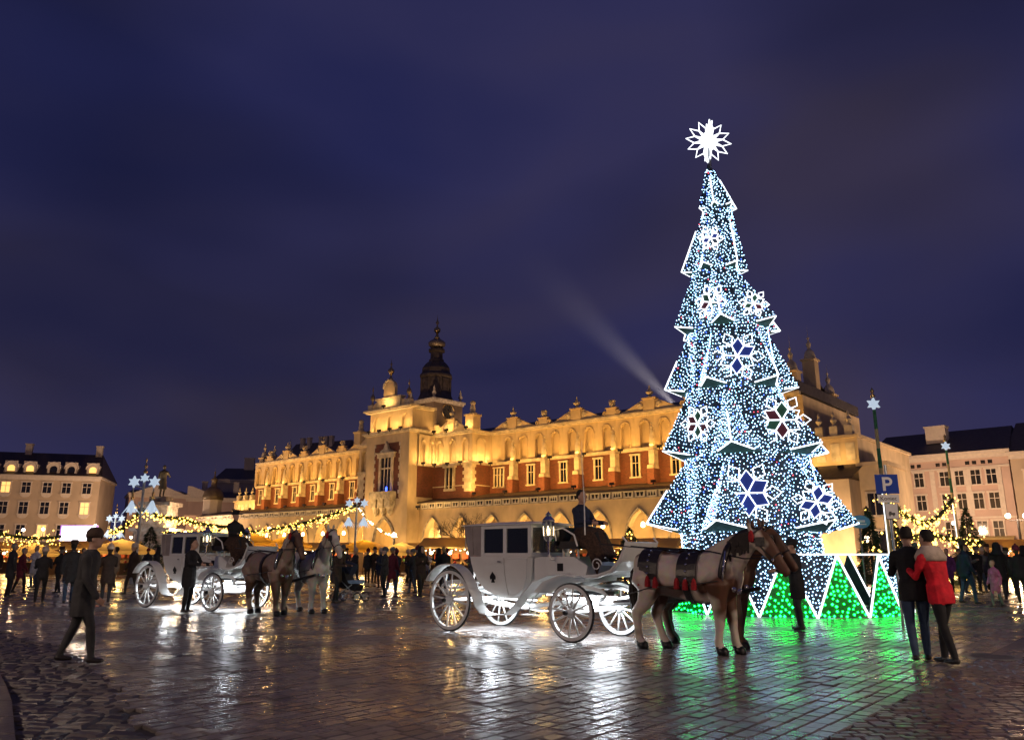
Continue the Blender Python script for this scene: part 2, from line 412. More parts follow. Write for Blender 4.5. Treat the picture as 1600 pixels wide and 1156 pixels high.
for i in range(-6, 16):
    b = 5+rnd.random()*.8
    while b < 30:
        ln = rnd.uniform(.8, 1.2); ac = -5.5+i*.72; bc = b+ln/2; x, y = ac*UX+bc*NX, ac*UY+bc*NY
        if zone(x, y) == 'slab' and x < 17: cells.append((x, y, ln/2, .36))
        b += ln
lay('slab_pavement', 'paving_slab', cells, M['slab'], .5, .36, .012, .010, math.atan2(NY, NX), 300, .005, .003)
bed = MB(); q0 = Vector((6.15,11.95)); bed.add([(5.6,11.9,-.012),(16.8,11.9,-.012),(16.8,21.3,-.012),(14.3,21.3,-.012)], [(0,1,2,3)])
struct(bed.build('slab_bed', M['slab']))
# kerb slabs in the corner
kr = struct(obj('kerb', None))
kp = [on_ground(lerp_tab(KERB, v)-3, v) for v in (1040,1056,1078,1102,1128,1156,1200)]
for a, b in zip(kp, kp[1:]):
    d = (b-a); 
    mbk = MB(); mbk.prism_xy([(a.x,a.y),(b.x-d.x*.02,b.y-d.y*.02),(b.x-1.3,b.y-.02),(a.x-1.3,a.y)], -.03, .05)
    mbk.build('kerb_slab', M['slab'], kr)
# farther paving, too far off to tell the stones apart
fm = MB(); fm.add([(-500,YMAX,-.006),(500,YMAX,-.006),(500,900,-.006),(-500,900,-.006)], [(0,1,2,3)])
for sx in (-1, 1): fm.add([(sx*(.69*5+1.2),5,-.006),(sx*(.69*YMAX+1.2),YMAX-.002,-.006),(sx*400,YMAX-.002,-.006),(sx*400,5,-.006)], [(0,1,2,3) if sx < 0 else (3,2,1,0)])
fm.add([(-400,-50,-.006),(400,-50,-.006),(400,5,-.006),(-400,5,-.006)], [(0,1,2,3)])
struct(fm.build('far_paving', M['paving_far']))
# ------------------------------------------------------------------ the Cloth Hall (local x along the front, y into the building)
hall = thing('cloth_hall', 'long floodlit renaissance market hall with brick storey, blind arcade and scrolled parapet', 'hall', (-1.74, 86.4, 0), TH)
XL, XR, BAY, B0 = -48.8, 34.5, 4.35, 2.85
ZA, ZB, ZC, ZD = 7.15, 8.15, 11.35, 14.9       # arcade eaves, roof joint, brick top, cornice
CX0, CX1, MX0, MX1, YM, YC, YA = -14.5, -7.1, -20.6, -1.0, -3.0, -6.8, -5.0
def hp(mb, name, mats, parent=None, smooth=False, loc=None): return mb.build(name, mats, parent or hall, smooth, loc)
mb = MB(); mb.box(XL, XR, .36, 16, 0, ZD-.1); mb.box(MX0+.05, MX1-.05, YM+.36, .4, 0, ZD-.12); hp(mb, 'core_wall', M['cream'])
mb = MB()
for a, b in ((XL, MX0), (MX1, XR)): mb.box(a, b, 0, .37, ZA-1, ZC)
mb.box(MX0, MX1, YM, YM+.37, ZA-1, ZC); mb.box(MX0, MX0+.37, YM+.37, 0, ZA-1, ZC); mb.box(MX1-.37, MX1, YM+.37, 0, ZA-1, ZC)
hp(mb, 'brick_wall', M['brick'])
# mouldings that run round the stepped front
FRONT = [(XL, 0, MX0, 0), (MX0, 0, MX0, YM), (MX0, YM, CX0, YM), (CX1, YM, MX1, YM), (MX1, YM, MX1, 0), (MX1, 0, XR, 0)]
def run_moulding(name, z0, z1, out, m, segs=FRONT):
    for (xa, ya, xb, yb) in segs:
        mb = MB()
        if ya == yb: mb.box(xa-out*.0, xb+(out if xb == MX1 else 0), ya-out, ya+.02, z0, z1)
        else:
            s = -1 if xa == MX0 else 1; mb.box(min(xa, xa+s*out), max(xa, xa+s*out), min(ya, yb)-.001, max(ya, yb), z0+.002, z1-.002)
        hp(mb, name, m)
run_moulding('string_course', ZC-.12, ZC+.10, .16, M['stone'])
run_moulding('string_course', ZC+.10, ZC+.20, .26, M['stone'])
run_moulding('cornice', ZD-.22, ZD-.05, .22, M['stone'])
run_moulding('cornice', ZD-.05, ZD+.14, .42, M['stone'])
run_moulding('band_course', 8.9, 9.0, .05, M['stone'], FRONT[2:5])
# blind arcade storey
AW = BAY/2
am = MB(); am.arch(-AW/2, AW/2, 0, ZD-ZC-.30, 0, 1.0, 1.95, 2.55, 0, .30); 
am.tube([(-.58,-.05,2.0)]+[(-.60*math.cos(PI*t/8), -.05, 2.0+.72*math.sin(PI*t/8)) for t in range(9)]+[(.58,-.05,2.0)], .055, 5)
for s in (-1, 1): am.cyl((s*.56,-.03,.05), (s*.56,-.03,1.95), .07, .06, 6); am.box(s*.56-.1, s*.56+.1, -.11, .02, 1.93, 2.03)
arch_me = am.mesh('blind_arch', M['cream'])
x = B0-BAY*3/4
n_r = 0
while x+AW/2 < XR+.3: 
    if x-AW/2 > MX1-.2: obj('blind_arch', arch_me, hall, (x, 0, ZC+.2))
    x += AW
x = B0-BAY*3/4
while x-AW/2 > XL-1.2:
    if x+AW/2 < MX0+.2: obj('blind_arch', arch_me, hall, (x, 0, ZC+.2))
    x -= AW
for i in range(3):
    for base in (CX1, MX0): 
        o = obj('blind_arch', arch_me, hall, (base+.93+(i+.05)*2.03, YM, ZC+.2)); o.scale = (2.03/AW, 1, 1)
for xx, s in ((MX1, 1), (MX0, -1)):
    o = obj('blind_arch', arch_me, hall, (xx, YM/2, ZC+.2), s*PI/2); o.scale = (YM/-AW*.97, 1, 1)
# buttresses, windows of the brick storey
bm_ = MB(); bm_.box(-.38, .38, -1.05, .02, 7.2, 9.4)
bs = MB(); bs.prism_xz([(-.38,9.4),(.38,9.4),(.30,9.75),(-.30,9.75)], -1.05, .02); bs.box(-.29, .29, -.8, .02, 9.75, 11.2)
bp_ = MB(); bp_.box(-.2, .2, -.72, -.30, 11.2, 12.2); bp_.lathe([(.30,12.2),(.30,12.3),(.02,13.7)], (0,-.5,0), 4, a0=PI/4)
for z in (12.55, 12.95, 13.3): bp_.box(-.2+.05*(z-12.5), .2-.05*(z-12.5), -.68+.05*(z-12.5), -.32-.05*(z-12.5), z, z+.1)
bp_.ball((0,-.5,13.75), .1, 6, 4)
b_me, bs_me, bp_me = bm_.mesh('buttress', M['brick']), bs.mesh('buttress_cap', M['stone']), bp_.mesh('pinnacle', M['stone'])
wf = MB()
for a in ((-.55,-.36,9.05-.15,10.95),(.36,.55,9.05-.15,10.95)): wf.box(a[0], a[1], -.14, .05, a[2], a[3])
wf.box(-.62, .62, -.2, .05, 10.95, 11.12); wf.box(-.66, .66, -.22, .05, 8.78, 8.92)
wp = MB(); wp.box(-.36, .36, .004, .03, 8.92, 10.95); wm = MB(); wm.box(-.03, .03, -.05, .002, 8.92, 10.95); wm.box(-.36, .36, -.045, .001, 10.2, 10.26)
w_me, wp_me, wm_me = wf.mesh('window', M['stone']), wp.mesh('pane', M['glass']), wm.mesh('mullion', M['stone'])
def hall_window(x, y=0.0):
    # glass lies 6 cm proud of the brick sheet, inside the stone surround
    o = obj('window', w_me, hall, (x, y, -.1)); obj('pane', wp_me, o, (0, -.06, 0)); obj('mullion', wm_me, o, (0, -.03, 0))
k = 0
for kk in range(-12, 8):
    bx = B0+BAY*kk
    if XL+1 < bx < MX0-1 or MX1+1 < bx < XR-.5:
        o = obj('buttress', b_me, hall, (bx, 0, 0)); obj('buttress_cap', bs_me, o); obj('pinnacle', bp_me, o)
    wx = bx-BAY/2
    if XL+1 < wx < MX0-1 or MX1+.7 < wx < XR-.5: hall_window(wx)
# parapet: scrolled gables and plain blocks by turns
def scroll_side(s):
    pts = [(s*.62, 0), (s*.62, 1.02)]
    for i in range(11):
        t = i/10; pts.append((s*(.62+.25+t*2.5), 1.02*(1-t)**1.6*.95+.12+.16*math.sin(PI*t)*(1-t)))
    pts.append((s*3.37, 0)); return pts
ped = MB(); ped.box(-.62, .62, -.32, .2, 0, 1.15); ped.box(-.74, .74, -.42, .3, 1.15, 1.30)
sw = MB()
for s in (-1, 1): sw.prism_xz(scroll_side(s), -.2, .12)
sc_me = []
for s in (-1, 1):
    sc_ = MB(); sc_.tube([(s*(1.02+.30*(1-t/26)*math.cos(t*.55)), -.24, .52+.30*(1-t/26)*math.sin(t*.55)) for t in range(22)], .075, 5)
    sc_.cyl((s*1.02,-.30,.52), (s*1.02,-.15,.52), .09, .09, 8); sc_me.append(sc_.mesh('scroll', M['stone']))
FIN = [(.26,0),(.30,.08),(.14,.16),(.12,.25),(.34,.42),(.38,.55),(.30,.66),(.14,.74),(.16,.82),(.06,.95),(.09,1.03),(.0001,1.30)]
fin = MB(); fin.lathe(FIN, n=10)
bl = MB(); bl.box(-.55, .55, -.3, .2, 0, .72); bl.box(-.64, .64, -.38, .28, .72, .84)
for s in (-1, 1): bl.cyl((s*.78,-.28,.30), (s*.78,.12,.30), .28, .28, 10); bl.tube([(s*(.78+.2*(1-t/20)*math.cos(t*.6)),-.31,.30+.2*(1-t/20)*math.sin(t*.6)) for t in range(16)], .04, 4)
mk = MB(); mk.lathe([(.22,0),(.20,.1),(.30,.22),(.33,.42),(.26,.60),(.36,.68),(.30,.78),(.05,.82)], n=8); mk.box(-.09,.09,-.42,-.25,.28,.46); mk.box(-.22,.22,-.36,-.22,.50,.56)
ped_me, sw_me, fin_me = ped.mesh('parapet_gable', M['cream']), sw.mesh('wing', M['cream']), fin.mesh('finial', M['stone'], True)
bl_me, mk_me = bl.mesh('parapet_block', M['cream']), mk.mesh('stone_mask', M['stone'])
ZP = ZD+.14
def gable(x, y=-.05, sc=1.0, rz=0, s2=1.0):
    o = obj('parapet_gable', ped_me, hall, (x, y, ZP), rz); o.scale = (sc, 1, s2)
    obj('wing', sw_me, o); obj('scroll', sc_me[0], o); obj('scroll', sc_me[1], o); obj('finial', fin_me, o, (0,-.05,1.30))
def block(x, y=-.05, rz=0):
    o = obj('parapet_block', bl_me, hall, (x, y, ZP), rz); obj('stone_mask', mk_me, o, (0,0,.84))
for kk in range(-12, 8):
    bx = B0+BAY*kk
    if XL+1.2 < bx < MX0-.6 or MX1 < bx < XR-1: (gable if kk % 2 == 0 else block)(bx-.3)
for c in ((CX1+MX1)/2, (CX0+MX0)/2): gable(c, YM-.05, .82, 0, 1.15)
for c in (MX1, MX0): 
    mb = MB(); mb.box(c-.6, c+.6, YM-.5, YM+.7, ZP, ZP+1.5); mb.box(c-.72, c+.72, YM-.62, YM+.82, ZP+1.5, ZP+1.68)
    o = hp(mb, 'corner_pedestal', M['cream'])
    mb = MB(); mb.lathe([(.42,0),(.5,.15),(.28,.3),(.34,.6),(.22,.9),(.30,1.0),(.1,1.1)], (c, YM+.1, ZP+1.68), 8); mb.ball((c, YM+.1, ZP+3.0), .32, 8, 6)
    mb.build('finial', M['stone'], o, True)
mb = MB(); mb.prism_xz([(CX1+.2,ZP),(CX1+.2,ZP+1.1),(CX1+.9,ZP+1.0),(CX1+1.7,ZP+.25),(CX1+1.7,ZP)], YM-.2, YM+.1); hp(mb, 'parapet_wing', M['cream'])
# end pinnacles of the main hall
def end_pin(x, y, h0, h1):
    mb = MB(); mb.box(x-.55, x+.55, y-.55, y+.55, ZP, ZP+h0); mb.box(x-.68, x+.68, y-.68, y+.68, ZP+h0, ZP+h0+.15)
    o = hp(mb, 'end_turret', M['cream'])
    mb = MB(); mb.lathe([(.5,0),(.55,.2),(.42,.7),(.2,.95),(.12,1.1),(.2,1.3),(.24,1.5),(.1,1.7),(.05,1.9),(.13,2.05),(.02,2.2),(.0001,h1)], (x, y, ZP+h0+.15), 8); mb.build('finial', M['stone'], o, True)
for x, y, a, b in ((XL+.8,.6,.7,2.6),(XL+.8,5,1.6,3.0),(XL+3.4,.6,.2,1.6),(XR-.8,.6,1.8,3.4),(XR-.8,5.5,3.8,3.4),(XR-.8,10,1.2,3.0),(XL+.8,10,.9,2.6)): end_pin(x, y, a, b)
mb = MB(); mb.prism_xy([(XR,-.02),(XR,16),(XR-.6,16),(XR-.6,-.02)], ZP, ZP+.9); mb.add([(XL+1,1,ZD),(XR-1,1,ZD),(XR-1,8,ZD+2.4),(XL+1,8,ZD+2.4),(XL+1,15,ZD),(XR-1,15,ZD)], [(0,1,2,3),(3,2,5,4)]); hp(mb, 'roof', M['slate'])
# arcade: pointed arches, frieze, lean-to roof
XAL, XAR = -56.0, 36.5
def arcade_run(x0, x1, y):
    n = max(1, round((x1-x0)/BAY)); wdt = (x1-x0)/n
    for i in range(n):
        xa = x0+i*wdt; mb = MB(); mb.arch(xa, xa+wdt, 0, 6.35, xa+wdt/2, 2.75, 2.9, 5.35, y, y+.7, True)
        o = hp(mb, 'arcade_arch', M['cream'])
        mb = MB(); l, r, ow = xa+wdt/2-1.5, xa+wdt/2+1.5, 3.0; pts = [(l, y-.05, 0)]
        for q in range(15):
            t = q/14; xx = l+ow*t; d = (r-xx) if t <= .5 else (xx-l); pts.append((xx, y-.05, 2.9+2.62*math.sqrt(max(0, ow*ow-d*d))/(ow*.866)))
        pts.append((r, y-.05, 0)); mb.tube(pts, .09, 5); mb.build('arch_moulding', M['carved'], o)
        if i: mb = MB(); mb.prism_xz([(xa-.25,0),(xa+.25,0),(xa+.2,2.4),(xa-.2,2.4)], y-.35, y+.02); mb.build('pier', M['stone'], hall)
arcade_run(XAL, CX0, YA); arcade_run(CX1, XAR, YA)
mb = MB()
for a, b in ((XAL, CX0), (CX1, XAR)):
    mb.add([(a,YA-.35,ZA),(b,YA-.35,ZA),(b,.0,ZB),(a,.0,ZB),(a,YA-.35,ZA-.12),(b,YA-.35,ZA-.12)], [(0,1,2,3),(4,5,1,0)])
hp(mb, 'arcade_roof', M['tiles'])
mb = MB(); 
for a, b in ((XAL, CX0), (CX1, XAR)): mb.box(a, b, YA-.10, YA+.5, 6.35, 6.45); mb.box(a, b, YA-.22, YA+.3, 7.0, 7.08); mb.box(a, b, YA, YA+.3, 6.45, 7.0)
hp(mb, 'frieze_bed', M['carved'])
M['frieze'] = mat('white_limestone', (.68,.62,.52), .8, var=.15, scale=2)
def frieze_mesh(flip):
    mb = MB(); wd = .98
    mb.box(-wd/2, wd/2, -.10, 0, 0, .09); mb.box(-wd/2, wd/2, -.10, 0, .45, .54); mb.box(-wd/2, -wd/2+.08, -.10, 0, .09, .45); mb.box(wd/2-.08, wd/2, -.10, 0, .09, .45)
    k = 2 if flip else 3
    for i in range(k+1):
        x = -wd/2+.1+(wd-.2)*(i/k); d = .1
        mb.prism_xz([(x-d,.09),(x+d,.09),(x,.45)] if flip else [(x-d,.45),(x+d,.45),(x,.09)], -.09, -.005)
    mb.box(-wd/2+.08, wd/2-.08, -.02, -.002, .09, .45, 1)
    return mb.mesh('frieze_panel', [M['frieze'], M['dark']])
fr = [frieze_mesh(True), frieze_mesh(True), frieze_mesh(False)]
i = 0; x = XAL+.6
while x < XAR-.5:
    if not (CX0-.5 < x < CX1+.5): obj('frieze_panel', fr[i % 3], hall, (x, YA-.005, 6.455))
    x += 1.2; i += 1
# the tall central block
mb = MB(); mb.box(CX0, CX1, YC+.71, YM+.4, 5.8, 18.1); mb.box(CX0, CX0+1.6, YC+.71, YM+.4, 0, 5.8); mb.box(CX1-1.6, CX1, YC+.71, YM+.4, 0, 5.8); mb.box(CX0+1.6, CX1-1.6, YM+.1, YM+.4, 0, 5.8)
mb.box(CX0, CX0+1.4, YC, YC+.71, 5.8, 14.3); mb.box(CX1-1.4, CX1, YC, YC+.71, 5.8, 14.3); mb.box(CX0+1.4, CX1-1.4, YC+.002, YC+.7, 14.0, 14.3); mb.box(CX0+1.4, CX1-1.4, YC+.002, YC+.7, 5.8, 7.6); mb.box(CX0, CX1, YC, YC+.71, 14.3, 15.5)
mb.arch(CX0, CX1, 0, 5.8, (CX0+CX1)/2, 3.1, 2.9, 5.3, YC, YC+.72, True)
for s in (CX0, CX1): mb.box(s-(0 if s == CX1 else .004), s+(.004 if s == CX1 else 0), YC, YC+.71, 0, 5.8)
hp(mb, 'front_block', M['cream'])
for q, (wd_a, yo) in enumerate(((3.3,.06),(3.75,.10))):
    mb = MB(); l, r, ow = (CX0+CX1)/2-wd_a/2, (CX0+CX1)/2+wd_a/2, wd_a; pts = [(l, YC-yo, 0)]
    for k in range(17):
        t = k/16; xx = l+ow*t; d = (r-xx) if t <= .5 else (xx-l); pts.append((xx, YC-yo, 2.9+(2.55+.25*q)*math.sqrt(max(0, ow*ow-d*d))/(ow*.866)))
    pts.append((r, YC-yo, 0)); mb.tube(pts, .09, 5); hp(mb, 'entrance_moulding', M['carved'])
c = (CX0+CX1)/2
mb = MB(); mb.box(c-2.3, c+2.3, YC+.05, YC+.60, 7.6, 14.0); hp(mb, 'brick_panel', M['brick'])
for xx, s in ((CX1, 1), (CX0, -1)):                                   # brick and blind arches on the flanks of the block
    mb = MB(); mb.box(min(xx, xx+s*.03), max(xx, xx+s*.03), YC+1.3, YM, ZB-.4, ZC); hp(mb, 'brick_flank', M['brick'])
    mb = MB(); mb.box(min(xx, xx+s*.22), max(xx, xx+s*.22), YC+1.2, YM, ZC-.1, ZC+.2); hp(mb, 'string_course', M['stone'])
    for q in (0, 1): o = obj('blind_arch', arch_me, hall, (xx+s*.32, YC+1.2+.66+q*1.28, ZC+.2), s*PI/2); o.scale = (1.28/AW, 1, 1)
for i in range(14):
    z = 7.7+i*.45; q = .28 if i % 2 else .10
    for s in (-1, 1): mb = MB(); mb.box(min(c+s*2.3, c+s*(2.3-q)), max(c+s*2.3, c+s*(2.3-q)), YC-.012, YC+.06, z, z+.42); hp(mb, 'quoin', M['stone'])
mb = MB(); mb.box(c-1.2, c-.85, YC-.16, YC+.06, 8.4, 12.3); mb.box(c+.85, c+1.2, YC-.16, YC+.06, 8.4, 12.3); mb.box(c-1.45, c+1.45, YC-.24, YC+.06, 12.3, 12.75); mb.box(c-1.6, c+1.6, YC-.34, YC+.06, 12.75, 12.9)
o = hp(mb, 'great_window', M['stone'])
mb = MB(); mb.box(c-.85, c+.85, YC+.0, YC+.04, 8.4, 12.3); mb.build('pane', M['glass'], o)
mb = MB(); mb.box(c-.85, c+.85, YC-.10, YC-.01, 11.0, 11.15)
for q in (-.30, .30): mb.box(c+q-.06, c+q+.06, YC-.09, YC-.005, 8.4, 12.3)
mb.build('mullion', M['stone'], o)
mb = MB(); mb.prism_xz([(c-1.1,12.9),(c+1.1,12.9),(c+.9,13.15),(c+.45,13.3),(c+.25,13.7),(c,14.2),(c-.25,13.7),(c-.45,13.3),(c-.9,13.15)], YC-.22, YC+.04); mb.build('carved_crest', M['carved'], o)
mb = MB(); mb.box(c-1.75, c+1.75, YC-.9, YC+.02, 7.55, 7.7); mb.box(c-1.8, c+1.8, YC-.95, YC-.78, 7.7, 8.4); mb.box(c-1.8, c-1.6, YC-.78, YC, 7.7, 8.4); mb.box(c+1.6, c+1.8, YC-.78, YC, 7.7, 8.4)
o = hp(mb, 'balcony', M['carved'])
for q in (-1.2, 0, 1.2):
    mb = MB(); mb.prism_xy([(c+q-.5,YC),(c+q+.5,YC),(c+q+.45,YC-.8),(c+q-.45,YC-.8)], 6.6, 7.55); mb.lathe([(.08,-.9),(.3,-.5),(.42,0)], (c+q, YC-.3, 6.6), 8); mb.build('corbel', M['carved'], o)
mb = MB(); mb.lathe([(.09,0),(.12,.3),(.05,.5)], (c+1.1, YC-.86, 8.4), 8); mb.build('blue_lantern', glow('blue_lantern', (.02,.08,1.0), 6.0, 'NONE'), o)
mb = MB()
for (z0, z1, out) in ((15.0,15.18,.25),(15.18,15.38,.42),(17.75,17.9,.22),(17.9,18.12,.45)): mb.box(CX0-out, CX1+out, YC-out, YM, z0, z1)
hp(mb, 'cornice', M['stone'])
wd = (CX1-CX0)/3
cam_ = MB(); cam_.arch(-wd/2, wd/2, 0, 2.35, 0, 1.15, 1.35, 1.95, 0, .3)
ca_me = cam_.mesh('blind_arch', M['cream'])
for i in range(3): o = obj('blind_arch', ca_me, hall, (CX0+wd*(i+.5), YC+.40, 15.4))
for xx, s in ((CX1-.002, 1), (CX0+.002, -1)): obj('blind_arch', ca_me, hall, (xx-s*0.0, YC+.42+1.24, 15.4), s*PI/2)
mb = MB(); mb.box(CX0+1.6, CX1-1.6, YC-.1, YC+.5, 18.12, 19.2); mb.box(CX0+1.4, CX1-1.4, YC-.2, YC+.6, 19.2, 19.38)
o = hp(mb, 'attic_panel', M['stone'])
mb = MB(); mb.prism_xz([(c-.95,19.38),(c+.95,19.38),(c+.95,20.5)]+[(c+.95*math.cos(PI*t/8),20.5+.95*math.sin(PI*t/8)) for t in range(1,8)]+[(c-.95,20.5)], YC-.05, YC+.4); mb.build('attic_niche', M['cream'], o)
mb = MB(); mb.tube([(c+.98*math.cos(PI*t/10), YC-.08, 20.5+.98*math.sin(PI*t/10)) for t in range(11)], .13, 6); mb.build('niche_arch', M['stone'], o)
mb = MB(); mb.lathe([(.35,0),(.2,.25),(.1,.45),(.14,.7),(.38,1.0),(.36,1.25),(.12,1.5),(.06,1.8),(.15,1.95),(.05,2.1),(.0001,2.7)], (c, YC+.15, 21.45), 10); mb.build('finial', M['gold'], o, True)
for xx in (CX0+.5, CX1-.5):
    mb = MB(); mb.box(xx-.4, xx+.4, YC-.15, YC+.6, 18.12, 18.8); o2 = hp(mb, 'attic_pedestal', M['stone'])
    mb = MB(); mb.lathe([(.3,0),(.12,.2),(.1,.5),(.28,.8),(.26,1.1),(.08,1.35),(.04,1.7),(.1,1.8),(.0001,2.4)], (xx, YC+.2, 18.8), 8); mb.build('finial', M['gold'], o2, True)
for s in (-1, 1):
    mb = MB(); mb.prism_xz([(c+s*2.2,18.12),(c+s*2.2,19.0),(c+s*2.7,18.75),(c+s*3.0,18.35),(c+s*3.1,18.12)], YC-.05, YC+.3); hp(mb, 'attic_scroll', M['cream'])
# aedicule windows and quoined corners of the wider step
for cc in ((CX1+MX1)/2-.2, (CX0+MX0)/2+.2):
    mb = MB(); mb.box(cc-.8, cc+.8, YM-.3, YM+.02, 8.4, 8.65); mb.box(cc-.95, cc+.95, YM-.36, YM+.02, 11.0, 11.22); mb.box(cc-.75, cc-.5, YM-.16, YM+.02, 8.65, 11.0); mb.box(cc+.5, cc+.75, YM-.16, YM+.02, 8.65, 11.0)
    o = hp(mb, 'aedicule_window', M['stone'])
    mb = MB(); mb.box(cc-.5, cc+.5, YM-.05, YM-.01, 8.65, 11.0); mb.build('pane', M['glass'], o)
    mb = MB()
    for q in (-.6, 0, .6): mb.cyl((cc+q, YM-.22, 8.65), (cc+q, YM-.22, 11.0), .10, .09, 8)
    mb.build('column', M['stone'], o, True)
for xx, s in ((MX1, 1), (MX0, -1)):
    for z in range(8):
        mb = MB(); q = 1.35 if z % 2 else 1.1; a = ZB+.1+z*.38; mb.box(min(xx-s*q, xx+s*.03), max(xx-s*q, xx+s*.03), YM-.04, YM+.5+(.2 if z % 2 else 0), a, a+.375); hp(mb, 'quoin', M['stone'])
hall_window(MX1+1.2, 0)
# low end wings
def annex(x0, x1, h, y0, name_l):
    mb = MB(); mb.box(x0, x1, y0, 14, 0, h); mb.box(x0-.2, x1+.2, y0-.2, 14.2, h-.1, h+.12); o = hp(mb, 'end_wing', M['cream'])
    mb = MB(); n = int((x1-x0)/.95)
    for i in range(n):
        x = x0+(x1-x0)*(i+.5)/n; mb.box(x-.34, x+.34, y0-.06, y0+.02, h-1.9, h-.5)
    mb.build('niche_row', M['stone'], o)
    for i in range(4):
        x = x0+(x1-x0)*(i+.5)/4; mb = MB(); mb.box(x-.3, x+.3, y0-.1, y0+.5, h+.12, h+.9); mb.lathe([(.25,0),(.1,.2),(.28,.5),(.08,.8),(.12,.95),(.0001,1.3)], (x, y0+.2, h+.9), 8); mb.build('finial', M['stone'], o)
    return o
annex(XL-7.5, XL-.01, 9.6, 1.0, '')
annex(XR+.01, XR+4.6, 10.6, -1.5, '')
mb = MB(); mb.box(XR+4.6, XR+6.6, -2.0, 3.5, 0, 8.3); mb.box(XR+4.5, XR+6.8, -2.25, 3.7, 8.1, 8.4); mb.box(XR+2.0, XR+4.6, -4.6, -1.5, 0, 7.0)
o = hp(mb, 'corner_pavilion', M['cream'])
mb = MB(); mb.add([(XR+1.4,-5.2,7.0),(XR+5.0,-5.2,7.0),(XR+5.0,-1.5,8.4),(XR+1.4,-1.5,8.4)], [(0,1,2,3)]); mb.build('loggia_roof', M['tiles'], o)
for x, z in ((XR+5.6, 5.2), (XR+5.6, 2.4)):
    mb = MB(); mb.box(x-.65, x+.65, -2.12, -1.98, z-.95, z+.95); f = mb.build('window_frame', M['stone'], o)
    mb = MB(); mb.box(x-.5, x-.04, -2.15, -2.125, z-.8, z+.8); mb.box(x+.04, x+.5, -2.15, -2.125, z-.8, z+.8); mb.build('pane', M['glass'], f)
# floodlights: boxes on the ledge and on the arcade roof, each with its lamp
fl = MB(); fl.box(-.22, .22, -.12, .12, 0, .22); fl.box(-.04, .04, -.04, .04, -.2, 0)
fl_me = fl.mesh('floodlight', M['iron'])
def flood(x, y, z, aim, power, size=(1.2,.2), col=WARM):
    o = obj('floodlight', fl_me, hall, (x, y, z-.28)); 
    lamp('AREA', 'floodlight_lamp', (x, y, z), power, col, hall, size[0], size[1], aim)
for kk in range(-12, 8):
    bx = B0+BAY*kk
    if XL < bx < MX0-2 or MX1+.5 < bx < XR+.5: flood(bx-BAY/2, YA+.6, 8.0, (bx-BAY/2, .2, 13.2), 420, (2.2,.3), AMBER)
    if XL < bx < MX0-2 or MX1+.5 < bx < XR+.5: flood(bx+.9, -.75, ZC+.25, (bx+.9, .25, ZC+2.4), 34, (2.6,.1), AMBER)
for x in np.arange(CX1+1.0, MX1+.2, 2.03): flood(float(x), YM-.75, ZC+.25, (float(x), YM+.1, ZC+2.2), 75, (1.0,.1))
for y in (YM+.7, YM+2.3): flood(MX1+.7, y, ZC+.25, (MX1-.1, y, ZC+2.2), 60, (.8,.1))
for y in (YC+1.2, YC+2.9): flood(CX1+1.1, y, ZC+.25, (CX1+.2, y, ZC+2.2), 60, (.8,.1))
for i in range(4): x = CX0+.9+i*1.85; flood(x, YC-.55, 15.65, (x, YC+.4, 17.4), 60, (1.0,.1))
for x in (CX1+1, (CX1+MX1)/2, MX1): flood(x, YM-1.0, ZP+.3, (x, YM+.1, ZP+1.2), 30, (.8,.1))
flood(c, YC-.8, 18.4, (c, YC+.2, 20.0), 70, (1.6,.1))
for x in (CX0+2, CX1+3.0): flood(x, YA-3.0 if x > CX1 else YC-3.5, 6.6 if x > CX1 else 5.0, (x, YC, 11), 300, (.6,.3), WARM)
for x in (XR+1.5, XR+3.5): flood(x, -2.6, 8.3, (x, -1.4, 10), 40, (1.0,.1))
for x, y in ((XR+2.3,-8.5),(XR+6,-7.5)): flood(x, y, .6, (x, -2, 6.0), 420, (.8,.3), SODIUM)  # ground floodlights added to brighten the right end wing
for x in (XL-5.5, XL-2): flood(x, -.6, 8.1, (x, 1.0, 10), 130, (1.6,.1))
# lamps hanging inside the arcade
al = MB(); al.lathe([(.05,.5),(.16,.42),(.2,.1),(.1,0)], n=8)
al_me = al.mesh('arcade_lantern', M['bulbw'])
for kk in range(-12, 8):
    bx = B0+BAY*kk+.0
    if XAL < bx < XAR:
        obj('arcade_lantern', al_me, hall, (bx, YA+2.2, 3.9)); lamp('POINT', 'arcade_lamp', (bx, YA+2.0, 3.6), 300, WARM, hall, .15)
for a, b in ((XAL, CX0), (CX1, XAR)):                                # ground uplights at the arcade piers
    q = max(1, round((b-a)/BAY)); wdt = (b-a)/q
    for i in range(q+1): x = min(max(a+i*wdt, a+.5), b-.5); flood(x, YA-1.7, .5, (x, YA, 5.6), 230, (.8,.2), WARM)
for x in (CX0+.9, CX1-.9): flood(x, YC-1.6, .5, (x, YC, 9.0), 260, (.6,.2), WARM)
lamp('POINT', 'entrance_lamp', (c+.6, YC+2.6, 3.4), 150, WARM, hall, .2)
mb = MB(); mb.box(XAL, XAR, -.3, .37, 0, ZA); hp(mb, 'arcade_back_wall', M['cream'])
